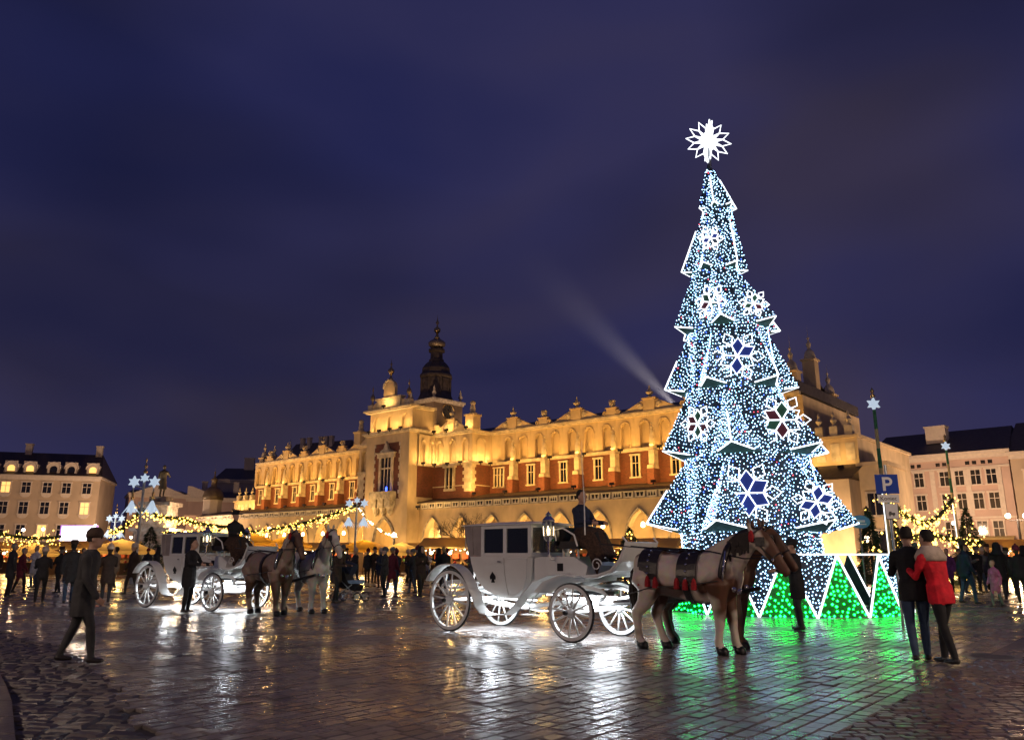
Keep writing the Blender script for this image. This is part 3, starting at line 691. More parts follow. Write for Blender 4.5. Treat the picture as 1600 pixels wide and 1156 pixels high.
# ------------------------------------------------------------------ the other buildings round the square
M['wall_l'] = mat('ochre_plaster', (0.46,0.36,0.26), 0.85, var=0.12, scale=.4)
M['wall_p'] = mat('pink_plaster', (0.50,0.36,0.30), 0.85, var=0.12, scale=.4)
M['wall_g'] = mat('grey_plaster', (0.40,0.35,0.32), 0.85, var=0.15, scale=.4)
M['trim'] = mat('pale_trim', (0.60,0.52,0.44), 0.8, var=0.08)
M['shop'] = glow('lit_shop_window', (1.0,.62,.28), 2.5, 'NONE')
WV = {}
def win_mesh(w, h, lit, style):
    key = (w, h, lit, style)
    if key in WV: return WV[key]
    f = MB(); t = .14
    f.box(-w/2-t, -w/2, -.12, .02, 0, h); f.box(w/2, w/2+t, -.12, .02, 0, h); f.box(-w/2-t-.08, w/2+t+.08, -.2, .02, h, h+.2); f.box(-w/2-t-.08, w/2+t+.08, -.22, .02, -.14, 0)
    if style == 'apron': f.prism_xz([(w/2+t,-.14)]+[((w/2+t)*math.cos(PI*q/8), -.14-.62*math.sin(PI*q/8)) for q in range(1,8)]+[(-w/2-t,-.14)], -.1, .01)
    if style == 'hood': f.tube([((w/2+.25)*-math.cos(PI*q/8), -.1, h+.25+.5*math.sin(PI*q/8)) for q in range(9)], .09, 5)
    p = MB(); p.box(-w/2, w/2, -.03, .0, 0, h)
    b = MB(); b.box(-.035, .035, -.075, -.032, 0, h); b.box(-w/2, w/2, -.07, -.031, h*.62, h*.62+.07)
    WV[key] = (f.mesh('window', M['trim']), p.mesh('pane', M['lit'] if lit else M['glass']), b.mesh('glazing_bar', M['trim'])); return WV[key]
def house(name, label, p0, p1, H, D, wall, rows, cols, roof, lit=(), w=1.15, style='plain', roofm='tiles', bands=(), hip=1.0, group='houses round the square'):
    d = Vector((p1[0]-p0[0], p1[1]-p0[1])); Ln = d.length; rz = math.atan2(d.y, d.x)
    r = thing(name, label, 'house', (p0[0], p0[1], 0), rz, group); r['len'] = Ln
    mb = MB(); mb.box(0, Ln, 0, D, 0, H); mb.build('wall', wall, r)
    mb = MB(); mb.box(-.25, Ln+.25, -.45, D+.2, H-.05, H+.3); mb.box(-.1, Ln+.1, -.22, .0, H-.5, H-.05)
    for z in bands: mb.box(-.05, Ln+.05, -.14, .0, z, z+.22)
    mb.build('cornice', M['trim'], r)
    if roof: 
        mb = MB(); a, b, z = -.3, Ln+.3, H+.3; mb.add([(a,-.5,z),(b,-.5,z),(b,D+.3,z),(a,D+.3,z),(a+hip,D*.45,z+roof),(b-hip,D*.45,z+roof)], [(0,1,5,4),(1,2,5),(2,3,4,5),(3,0,4)]); mb.build('roof', M[roofm], r)
    for ri, (z, h) in enumerate(rows):
        for ci, x in enumerate(cols):
            if not .8 < x < Ln-.6: continue
            f, p, b = win_mesh(w, h, (ri, ci) in lit, style if ri < len(rows)-1 or style != 'apron' else 'plain')
            o = obj('window', f, r, (x, 0, z)); obj('pane', p, o); obj('glazing_bar', b, o)
    return r
def xcol(px, p0, p1):
    k = (px-800)/1208.0; d = Vector((p1[0]-p0[0], p1[1]-p0[1])); t = (k*p0[1]-p0[0])/(d.x-k*d.y); return t*d.length
def chimney(r, x, y, z, h=1.8, w=1.0):
    mb = MB(); mb.box(x-w/2, x+w/2, y-.4, y+.4, z-1, z+h); mb.box(x-w/2-.1, x+w/2+.1, y-.5, y+.5, z+h, z+h+.2); mb.build('chimney', M['wall_g'], r)
def dormer(r, x, z, lit):
    mb = MB(); mb.arch(x-.95, x+.95, z, z+2.0, x, 1.15, z+.85, z+1.35, .2, .5); mb.tube([(x-1.0,.2,z+.9)]+[(x-1.0*math.cos(PI*q/8),.2,z+1.1+.85*math.sin(PI*q/8)) for q in range(9)]+[(x+1.0,.2,z+.9)], .12, 5)
    mb.box(x-.95, x-.8, .2, 3, z, z+1.6); mb.box(x+.8, x+.95, .2, 3, z, z+1.6); o = mb.build('dormer', M['trim'], r)
    mb = MB(); mb.box(x-.6, x+.6, .5, .55, z, z+1.5); mb.build('pane', M['lit'] if lit else M['glass'], o)
P0, P1 = (-92,124), (-69.8,131)
cs = [xcol(v, P0, P1) for v in (-22,10,42,75,105,137)]
h1 = house('town_house', 'cream town house with arched dormers and rounded window aprons at the far left', P0, P1, 14.0, 14, M['wall_l'], [(11.4,1.7),(8.0,1.9),(4.2,2.0)], cs, 4.4, {(0,1),(1,5),(2,3)}, 1.25, 'apron', 'tiles', (3.4,), 1.5)
for i, v in enumerate((-20,13,43,80,108,142)): dormer(h1, xcol(v, P0, P1), 14.6, i in (1,2,5))
for x in (10.5, 21.5): chimney(h1, x, 6, 18.4, 1.6)
P0, P1 = (-72,146), (-60.5,152)
h2 = house('town_house', 'low classical house with a shallow pediment behind the decorated lamp pole', P0, (-63,151), 12.5, 12, M['wall_p'], [(8.6,1.4),(4.6,2.2)], [2.2,4.6,7.0], 1.0, {(1,0)}, 1.1)
mb = MB(); mb.prism_xz([(0.5,12.8),(9.6,12.8),(5.0,14.6)], -.4, .6); mb.build('pediment', M['trim'], h2)
h3 = house('town_house', 'pink classical house with a plain wall beside the church dome', (-63.5,151), (-48,156), 12.0, 12, M['wall_p'], [(5.5,2.0)], [5.2,11.8], 1.6, (), 1.2)
mb = MB(); mb.prism_xz([(0.3,12.3),(6.6,12.3),(1.2,14.4),(.3,14.5)], -.4, .6); mb.build('pediment', M['trim'], h3)
for x in (3, 9): chimney(h3, x, 5, 14.5, 1.2)
h4 = house('town_house', 'dim grey house half hidden behind the domed church', (-66,172), (-50,174), 17.5, 12, M['wall_g'], [(12.5,1.6),(8.5,1.8)], [2,4.5,7,9.5,12], 3.0, (), 1.1, roofm='slate')
chimney(h4, 6, 5, 21, 2, 2.2)
h5 = house('town_house', 'dark steep-roofed house with a row of chimneys left of the market hall', (-54,176), (-38,168), 20, 12, M['wall_g'], [(15,1.6),(11,1.8)], [2,4.5,7,9.5,12], 6.5, (), 1.1, roofm='slate')
for x in (3.5,5.5,9,10.5,12): chimney(h5, x, 4.5, 25.5, 2.2, .9)
P0, P1 = (44.2,95.0), (54.9,84.9)
cs = [xcol(v, P0, P1) for v in (1415,1437,1477,1500,1526,1551)]
h6 = house('town_house', 'long pink town house with pilasters and paired attic vents behind the garlanded poles', P0, P1, 12.6, 14, M['wall_p'], [(9.2,1.6),(6.5,1.7),(2.9,2.2)], cs, 3.4, (), .95, 'plain', 'slate', (5.4,11.0), .6)
for v in (1402,1458,1490,1513,1563): mb = MB(); x = xcol(v, P0, P1); mb.box(x-.25, x+.25, -.1, .0, 5.7, 10.98); mb.build('pilaster', M['trim'], h6)
for v in (1411,1434,1474,1521,1546):
    x = xcol(v, P0, P1)
    for q in (-.35,.35): mb = MB(); mb.box(x+q-.22, x+q+.22, -.03, .01, 11.45, 11.85); mb.build('attic_vent', M['glass'], h6)
mb = MB(); mb.box(6.0, 8.2, 2.5, 4, 14.5, 16.4); mb.box(5.9, 8.3, 2.4, 4.1, 16.4, 16.6); mb.build('chimney', M['trim'], h6)
mb = MB(); mb.box(10.2, 13.8, -.08, .01, .3, 2.6); mb.build('shop_front', M['shop'], h6)
mb = MB(); mb.add([(9.6,-1.6,2.9),(14.3,-1.6,2.9),(14.3,0,3.5),(9.6,0,3.5)], [(0,1,2,3)]); mb.build('awning', M['canvas'], h6)
P0, P1 = (55.0,84.8), (70,72)
h7 = house('town_house', 'ochre corner house with lit windows at the right edge', P0, P1, 12.2, 14, M['wall_l'], [(8.6,1.8),(5.6,1.9),(2.4,2.2)], [1.7,4.2,6.7,9.2,11.7], 4.0, {(0,0),(1,0)}, 1.1, 'plain', 'slate', (5.0,), .6)
# domed church
ch = thing('church', 'small church with a dark baroque dome and pale pink wall behind the market', 'church', tuple(at_depth(325,866,128))[:2]+(0,), 0.1)
mb = MB(); mb.box(-3.0, 2.6, -3, 5, 0, 7.2); mb.box(-3.3, 2.9, -3.3, 5.2, 7.2, 7.6); mb.build('wall', M['wall_p'], ch)
mb = MB(); mb.lathe([(1.5,7.6),(1.5,10.0),(1.7,10.2)], n=8); mb.build('drum', M['wall_g'], ch)
mb = MB(); mb.lathe([(1.65,10.2),(1.7,10.8),(1.45,11.6),(.9,12.2),(.5,12.4),(.45,13.3),(.6,13.5),(.2,13.9),(.08,14.4),(.16,14.7),(.02,15),(.0001,16.4)], n=12); mb.build('dome', M['copper'], ch, True)
# town hall tower
tw_p = at_depth(675, 866, 165); tw = thing('town_hall_tower', 'dark clock tower with tiered baroque lantern and gilded spire behind the hall', 'tower', (tw_p.x, tw_p.y, 0), math.radians(47))
zt = lambda py: at_depth(681, py, 165).z
hs = 4.15
mb = MB(); mb.box(-hs, hs, -hs, hs, 0, zt(632)); mb.build('shaft', brick_mat('tower_brick', (.16,.10,.06), (.20,.13,.08), (.2,.16,.12), 1.2), tw)
mb = MB(); mb.box(-hs-.5, hs+.5, -hs-.5, hs+.5, zt(632), zt(629)); mb.box(-hs-.25, hs+.25, -hs-.25, hs+.25, zt(635), zt(632)); mb.build('cornice', M['stone'], tw)
for sgn, ax in ((-1,'y'), (-1,'x')):
    mb = MB(); R = 1.65; zc = zt(647)
    pt = (lambda a, r, o: (r*math.cos(a), -hs-o, zc+r*math.sin(a))) if ax == 'y' else (lambda a, r, o: (-hs-o, -r*math.cos(a), zc+r*math.sin(a)))
    mb.tube([pt(2*PI*i/24, R, .1) for i in range(24)], .16, 6, 0, True)
    o = mb.build('clock_face', M['gold'], tw)
    mb = MB(); mb.add([pt(2*PI*i/24, R, .04) for i in range(24)], [tuple(range(24))]); mb.build('dial', M['dark'], o)
    mb = MB()
    for i in range(12): mb.cyl(pt(PI*i/6, R*.74, .08), pt(PI*i/6, R*.9, .08), .05, .05, 4)
    mb.cyl(pt(1.1,0,.12), pt(1.1,R*.7,.12), .06, .04, 4); mb.cyl(pt(2.6,0,.12), pt(2.6,R*.5,.12), .08, .05, 4); stuff(mb.build('clock_hands', M['gold'], o))
    lp = pt(-PI/2, R*1.5, 1.2); lamp('POINT', 'clock_lamp', lp, 120, WARM, tw, .2)
zz = lambda *pr: [(r, zt(p)) for r, p in pr]
mb = MB(); mb.lathe(zz((4.3,629),(3.6,618),(3.45,616),(3.35,592),(3.75,591),(3.75,588)), n=8, a0=PI/8)
for i in range(8):
    a = PI/4*i; mb.cyl((3.35*math.cos(a+PI/8),3.35*math.sin(a+PI/8),zt(616)), (3.35*math.cos(a+PI/8),3.35*math.sin(a+PI/8),zt(592)), .25, .22, 6)
mb.build('lantern', M['copper'], tw)
mb = MB()
for i in range(8):
    a = PI/4*i; mb.M = Matrix.Rotation(a, 4, 'Z'); mb.arch(-.9, .9, 0, zt(594)-zt(614), 0, 1.1, (zt(594)-zt(614))*.55, (zt(594)-zt(614))*.8, -3.22, -3.0)
mb.M = Matrix.Translation((0,0,zt(614))); 
ob = mb.build('lantern_arches', M['copper'], tw); ob.location = (0,0,zt(614)); 
mb = MB(); mb.lathe(zz((3.75,588),(3.3,584),(3.2,577),(2.6,571),(2.0,567),(1.75,566),(1.75,563),(1.45,562),(1.4,551),(1.9,550),(1.9,547),(1.5,545)), n=8, a0=PI/8); mb.build('upper_lantern', M['copper'], tw)
mb = MB(); mb.lathe(zz((1.0,545),(1.9,540),(1.95,536),(1.5,533),(.8,530)), n=12); mb.build('crown', mat('pale_copper', (.35,.27,.17), .4, metal=.6), tw, True)
mb = MB(); mb.lathe(zz((.8,530),(.35,525),(.2,520)), n=10); mb.lathe(zz((.15,522),(.7,518),(.75,514),(.25,511),(.12,508),(.42,504.5),(.14,501),(.06,497),(.0001,491)), n=10); mb.build('spire', M['gold'], tw, True)
for i in range(4):
    a = PI/4+PI/2*i; R = hs*1.3; mb = MB(); mb.lathe([(.5,0),(.2,.5),(.5,1.1),(.2,1.7),(.25,2.0),(.0001,2.9)], (R*math.cos(a), R*math.sin(a), zt(629)), 8); mb.build('finial', M['stone'], tw, True)
for a in (-2.4, -.9): lamp('SPOT', 'tower_floodlight', (14*math.cos(a), 14*math.sin(a), 24), 5000, SODIUM, tw, .3, aim=(0,0,zt(585)), spot=.9)
# monument
mn_p = at_depth(243, 866, 75); mn = thing('monument', 'bronze standing statue on a tall stone pedestal behind the lamp pole', 'monument', (mn_p.x, mn_p.y, 0), 0)
mb = MB(); mb.prism_xy([(-1.6,-1.6),(1.6,-1.6),(1.6,1.6),(-1.6,1.6)], 0, 3.6); mb.box(-1.9,1.9,-1.9,1.9,3.6,3.9); mb.box(-1.2,1.2,-1.2,1.2,3.9,6.0); mb.box(-1.5,1.5,-1.5,1.5,6.0,6.35); mb.box(-.8,.8,-.8,.8,6.35,6.9); mb.build('pedestal', M['carved'], mn)
# ------------------------------------------------------------------ figures: lofted limbs fused into one skin
def fuse(name, lofts, voxel, mats, tags, smooth=3, bvh=False):
    """lofts: lists of rings (centre, axis_u, axis_v); one closed tube each; fused by a voxel remesh"""
    mb = MB(); cen = []; rad = []; tg = []
    for rings, t in zip(lofts, tags):
        n = 12; vs = []; fs = []
        for (c, u, v) in rings:
            c, u, v = Vector(c), Vector(u), Vector(v)
            vs += [c+u*math.cos(2*PI*i/n)+v*math.sin(2*PI*i/n) for i in range(n)]
            cen.append(c); rad.append((u.length+v.length)/2); tg.append(t)
        for a, b in zip(rings, rings[1:]):
            for q in (.33, .67): cen.append(Vector(a[0]).lerp(Vector(b[0]), q)); rad.append((Vector(a[1]).length*(1-q)+Vector(b[1]).length*q+Vector(a[2]).length*(1-q)+Vector(b[2]).length*q)/2); tg.append(t)
        k = len(rings)
        for j in range(k-1):
            for i in range(n): fs.append((j*n+i, j*n+(i+1)%n, (j+1)*n+(i+1)%n, (j+1)*n+i))
        fs.append(tuple(range(n-1,-1,-1))); fs.append(tuple(range((k-1)*n, k*n))); mb.add(vs, fs)
    me0 = mb.mesh(name+'_raw', mats[0]); o = bpy.data.objects.new('tmp', me0); COL.objects.link(o)
    md = o.modifiers.new('r', 'REMESH'); md.mode = 'VOXEL'; md.voxel_size = voxel
    if smooth: ms = o.modifiers.new('s', 'SMOOTH'); ms.factor = .5; ms.iterations = smooth
    dg = bpy.context.evaluated_depsgraph_get(); me = bpy.data.meshes.new_from_object(o.evaluated_get(dg)); me.name = name
    bpy.data.objects.remove(o); bpy.data.meshes.remove(me0)
    me.materials.clear()
    for m in mats: me.materials.append(m)
    nf = len(me.polygons); fc = np.empty(nf*3); me.polygons.foreach_get('center', fc); fc = fc.reshape(-1, 3)
    C = np.array([tuple(c) for c in cen]); R = np.array(rad)
    best = np.full(nf, 1e9); idx = np.zeros(nf, int)
    if bvh:
        from mathutils.bvhtree import BVHTree
        P3 = [Vector(p) for p in fc]
        for t in sorted(set(tags)):
            V, Fx = [], []
            for rings, t2 in zip(lofts, tags):
                if t2 != t: continue
                b0 = len(V)
                for (c, u, v) in rings: V += [Vector(c)+Vector(u)*math.cos(2*PI*i/12)+Vector(v)*math.sin(2*PI*i/12) for i in range(12)]
                k = len(rings); Fx += [(b0+j*12+i, b0+j*12+(i+1)%12, b0+(j+1)*12+(i+1)%12, b0+(j+1)*12+i) for j in range(k-1) for i in range(12)]
                Fx += [tuple(range(b0+11,b0-1,-1)), tuple(range(b0+(k-1)*12, b0+k*12))]
            tr = BVHTree.FromPolygons(V, Fx); d = np.array([tr.find_nearest(p)[3] for p in P3])-(.004 if t == 0 else 0); s = d < best; best[s] = d[s]; idx[s] = t
    for c, r, t in (() if bvh else zip(C, R, tg)):
        d = np.linalg.norm(fc-c, axis=1)/r; s = d < best; best[s] = d[s]; idx[s] = t
    me.polygons.foreach_set('material_index', idx); me.polygons.foreach_set('use_smooth', [True]*nf); me.update(); return me
def limb(pts, rs, flat=None):
    """rings along a polyline; rounded end caps"""
    pts = [Vector(p) for p in pts]; out = []; k = len(pts); prev = None
    for i, p in enumerate(pts):
        t = (pts[min(i+1,k-1)]-pts[max(i-1,0)]).normalized()
        u = t.cross(Vector((0,1,0)) if abs(t.y) < .9 else Vector((1,0,0))).normalized(); v = t.cross(u).normalized()
        if prev is not None and prev.dot(u) < 0: u, v = -u, -v
        prev = u; r = rs[i]; ru, rv = (r, r) if not isinstance(r, tuple) else r
        if i == 0: out.append((p-t*min(ru,rv)*.8, u*ru*.5, v*rv*.5))
        out.append((p, u*ru, v*rv))
        if i == k-1: out.append((p+t*min(ru,rv)*.8, u*ru*.5, v*rv*.5))
    return out
def zloft(rows):
    """(z, cx, cy, rx, ry) rows, horizontal rings"""
    return [((cx, cy, z), (rx,0,0), (0,ry,0)) for z, cx, cy, rx, ry in rows]
FAB = {}
def fabric(name, col):
    if name not in FAB: FAB[name] = mat(name.replace(' ', '_')+'_cloth', col, 0.85, var=.35, scale=7, bump=.9, bscale=11)
    return FAB[name]
CLOTH = {'black':(.012,.012,.014),'charcoal':(.03,.03,.033),'navy':(.012,.02,.05),'dark brown':(.045,.025,.016),'grey':(.12,.12,.125),'burgundy':(.12,.012,.025),
 'red':(.72,.014,.03),'cream':(.55,.45,.36),'olive':(.05,.055,.03),'tan':(.22,.14,.08),'teal':(.02,.10,.11),'pink':(.42,.10,.22),'purple':(.12,.03,.16),'white':(.6,.6,.6),'denim':(.04,.07,.13),'beige':(.32,.26,.19)}
HAIR = {'dark':(.015,.011,.009),'brown':(.06,.035,.02),'fair':(.28,.19,.09),'grey':(.2,.2,.2)}
def cl(n): return fabric(n, CLOTH[n])
def person_mesh(pose='stand', coat='long', voxel=.022, fingers=False, stride=.0, lean=0.0, arm='down'):
    """one continuous body: 0 coat, 1 trousers, 2 skin, 3 shoes, 4 hair; faces +y; about 1.75 m"""
    lo, tg = [], []
    def A(r, t): lo.append(r); tg.append(t)
    sit = pose == 'sit'; hz = .95 if not sit else .12
    y = lambda z: lean*max(0, z-hz)
    ch = hz
    tor = [(ch-.10,.15,.115),(ch+.0,.185,.135),(ch+.16,.165,.13),(ch+.34,.19,.14),(ch+.46,.205,.135),(ch+.53,.15,.11),(ch+.57,.07,.07)]
    A(zloft([(z, 0, y(z), rx, ry) for z, rx, ry in tor]), 0)
    A(limb([(0,y(ch+.53),ch+.53),(0,y(ch+.62)+.01,ch+.64)], [.06,.055]), 2)
    hd = ch+.72; hy = y(hd)+.02
    A(zloft([(hd-.115,0,hy+.03,.045,.05),(hd-.08,0,hy+.02,.062,.078),(hd-.02,0,hy+.005,.075,.093),(hd+.05,0,hy-.005,.078,.098),(hd+.10,0,hy-.01,.062,.08),(hd+.125,0,hy-.01,.03,.04)]), 2)
    A(zloft([(hd-.03,0,hy-.045,.078,.068),(hd+.04,0,hy-.03,.088,.085),(hd+.10,0,hy-.018,.075,.09),(hd+.14,0,hy-.015,.04,.05)]), 4)
    A(limb([(0,hy+.095,hd+.01),(0,hy+.118,hd-.03)], [.012,.017]), 2)
    for s in (-1, 1):
        A(limb([(s*.078,hy-.0,hd+.01),(s*.084,hy-.005,hd-.03)], [.014,.012]), 2)
        sh = Vector((s*.19, y(ch+.46), ch+.46))
        if arm == 'down' or (arm == 'one' and s < 0): el = sh+Vector((s*.06,-.03+stride*s*.3,-.28)); wr = el+Vector((s*-.01,.08+stride*s*.35,-.24))
        elif arm == 'phone': el = sh+Vector((s*.05,.10,-.26)); wr = el+Vector((-s*.10,.20,.10))
        else: el = sh+Vector((s*.07,.14,-.22)); wr = el+Vector((-s*.06,.24,-.02))
        A(limb([sh, sh.lerp(el,.5), el, wr], [.068,.062,.055,.045]), 0)
        dr = (wr-el).normalized(); pm = wr+dr*.07
        A(limb([wr, pm], [(.026,.034),(.022,.042)]), 2)
        if fingers:
            sd = Vector((0,1,0)) if abs(dr.y) < .7 else Vector((0,0,1))
            for q, ln in ((-1.5,.055),(-.5,.068),(.5,.072),(1.5,.062)):
                b0 = pm+sd*q*.019; A(limb([b0, b0+dr*ln*.6, b0+dr*ln+Vector((-s*.02,0,0))], [.0095,.009,.008]), 2)
            A(limb([wr+dr*.02+sd*.03, wr+dr*.055+sd*.06, wr+dr*.085+sd*.066], [.012,.011,.009]), 2)
        hip = Vector((s*.095, 0, hz-.02))
        if sit: kn = hip+Vector((s*.03,.43,.03)); an = kn+Vector((0,.10,-.42))
        else:
            st = stride*s; kn = Vector((s*.10, .03+st*.55, .50)); an = Vector((s*.095, -.02+st, .085+max(0,-st)*.12))
        A(limb([hip, hip.lerp(kn,.5), kn, kn.lerp(an,.4), an], [.092,.085,.062,.060,.045]), 1)
        A(limb([an+Vector((0,-.03,-.035)), an+Vector((0,.06,-.045)), an+Vector((0,.15,-.05))], [(.04,.045),(.038,.045),(.028,.04)]), 3)
    if not sit:
        if coat == 'long': A(zloft([(.62,0,.0,.20,.15),(.70,0,.0,.205,.155),(.9,0,.0,.20,.155),(1.1,0,y(1.1),.18,.145)]), 0)
        elif coat == 'jacket': A(zloft([(.80,0,.0,.195,.15),(.88,0,.0,.20,.155),(1.05,0,y(1.05),.19,.15)]), 0)
        elif coat == 'skirt': A(zloft([(.45,0,.0,.24,.2),(.7,0,.0,.21,.165),(.95,0,.0,.19,.15)]), 0)
    return lo, tg
PM = {}
def person(label, loc, rz, coat='black', legs='charcoal', hair='dark', scale=1.0, pose='stand', cut='long', stride=0.0, lean=0.0, arm='down', hat=None, near=False, group=None, skin_hood=None):
    key = (pose, cut, round(stride,2), round(lean,2), arm, near)
    if key not in PM:
        lo, tg = person_mesh(pose, cut, fingers=near, stride=stride, lean=lean, arm=arm)
        PM[key] = fuse('person', lo, .013 if near else .026, [M['skin']]*5, tg, 2 if near else 1, near)
    me = PM[key].copy()
    for i, m in enumerate((cl(coat), cl(legs), M['skin'], M['leather'], fabric('hair '+hair, HAIR[hair]))): me.materials[i] = m
    o = obj('person', me, None, loc, rz); o.scale = (scale,)*3; tag(o, label, 'person', group)
    hz = .95 if pose != 'sit' else .12; hd = hz+.72; hy = lean*.72+.02
    if hat:
        mb = MB()
        if hat[0] == 'bobble': mb.lathe([(.10,.0),(.112,.02),(.112,.06),(.10,.075),(.098,.11),(.065,.165),(.0001,.18)], (0,hy-.012,hd+.02), 12, sy=1.12); mb.ball((0,hy-.012,hd+.215), .035, 8, 5)
        elif hat[0] == 'brim': mb.lathe([(.19,.0),(.19,.012),(.10,.02),(.10,.11),(.08,.13),(.0001,.135)], (0,hy-.012,hd+.055), 14)
        elif hat[0] == 'hood': mb.lathe([(.20,-.26),(.19,-.20),(.13,-.12),(.125,-.02),(.12,.08),(.07,.15),(.0001,.165)], (0,hy-.055,hd), 14)
        elif hat[0] == 'collar': mb.lathe([(.215,-.30),(.225,-.24),(.18,-.16),(.12,-.09),(.10,-.09)], (0,hy-.04,hd), 16, sy=.85)
        else: mb.lathe([(.10,.0),(.108,.03),(.10,.09),(.06,.14),(.0001,.15)], (0,hy-.012,hd+.02), 12, sy=1.1)
        mb.build({'brim':'brimmed_hat','hood':'hood','collar':'fur_collar'}.get(hat[0], 'knitted_hat'), cl(hat[1]), o, True)
    if near:
        for s in (-1, 1):
            mb = MB(); mb.ball((s*.032,hy+.088,hd+.012), .011, 8, 5); mb.build('eye', M['iron'], o, True)
    return o
# the statue uses the same figure, in bronze and draped
M['bronze'] = mat('weathered_bronze', (.10,.085,.05), .5, metal=.4, var=.3)
lo, tg = person_mesh('stand', 'skirt', arm='one')
sm = fuse('statue', lo, .03, [M['bronze']], [0]*len(tg), 2); so = obj('statue', sm, mn, (0,0,6.9)); so.scale = (1.7,1.7,1.7)

# ------------------------------------------------------------------ horses (local x forward)
TR = [(-.98,1.30,.08,.07),(-.93,1.27,.24,.19),(-.78,1.22,.35,.285),(-.5,1.20,.37,.31),(-.15,1.15,.365,.325),(.2,1.13,.40,.33),(.48,1.16,.43,.30),(.68,1.19,.41,.25),(.84,1.20,.30,.19),(.92,1.20,.12,.09)]
def trunk_at(x):
    for a, b in zip(TR, TR[1:]):
        if a[0] <= x <= b[0]:
            t = (x-a[0])/(b[0]-a[0]); return [a[i]+(b[i]-a[i])*t for i in range(4)]
    return TR[-1]
def horse_mesh(head, legs):
    lo, tg = [], []
    def A(r, t=0): lo.append(r); tg.append(t)
    A([((x,0,z),(0,ry,0),(0,0,rz_)) for x, z, rz_, ry in TR])
    hx, hz = head
    neck = [(.55,1.30,.36,.19),(.78,1.50,.29,.155),(.78+(hx-.78)*.5,1.50+(hz-1.50)*.55,.215,.125),(hx-.06,hz-.06,.155,.105)]
    rg = []
    for i, (x, z, a, b) in enumerate(neck):
        n0, n1 = neck[max(i-1,0)], neck[min(i+1,3)]; t = Vector((n1[0]-n0[0],0,n1[1]-n0[1])).normalized(); up = Vector((-t.z,0,t.x)); rg.append(((x,0,z), (0,b,0), up*a))
    A(rg)
    hd = [(-.10,.03,.10,.08),(.0,.0,.155,.11),(.14,-.12,.155,.105),(.28,-.30,.115,.085),(.38,-.45,.085,.07),(.45,-.55,.078,.066),(.48,-.60,.05,.045)]
    t = Vector((.62,0,-.78)); up = Vector((.78,0,.62))
    A([((hx+a, 0, hz+b), (0,r2,0), up*r1) for a, b, r1, r2 in hd])
    for s in (-1, 1): A(limb([(hx-.05,s*.065,hz+.10),(hx-.06,s*.085,hz+.20),(hx-.04,s*.09,hz+.27)], [.035,.035,.01]))
    for s, sf, sh in legs:
        yy = s*.16
        A(limb([(-.72,yy,1.12),(-.64,yy,.92),(-.74+sh*.4,yy,.70),(-.88+sh*.7,yy*.95,.54),(-.85+sh*.85,yy*.95,.34),(-.82+sh,yy*.95,.15),(-.77+sh,yy*.95,.09)], [.25,.20,.125,.095,.067,.070,.074]))
        A(limb([(-.80+sh,yy*.95,.075),(-.74+sh,yy*.95,.03)], [.08,.095]), 1)
        A(limb([(.58,yy,1.05),(.58,yy,.82),(.60+sf*.45,yy*.9,.52),(.59+sf*.7,yy*.9,.34),(.58+sf,yy*.9,.15),(.62+sf,yy*.9,.09)], [.21,.14,.090,.065,.068,.072]))
        A(limb([(.60+sf,yy*.9,.075),(.66+sf,yy*.9,.03)], [.08,.093]), 1)
    return fuse('horse', lo, .022, [M['skin'], M['iron']], tg, 3)
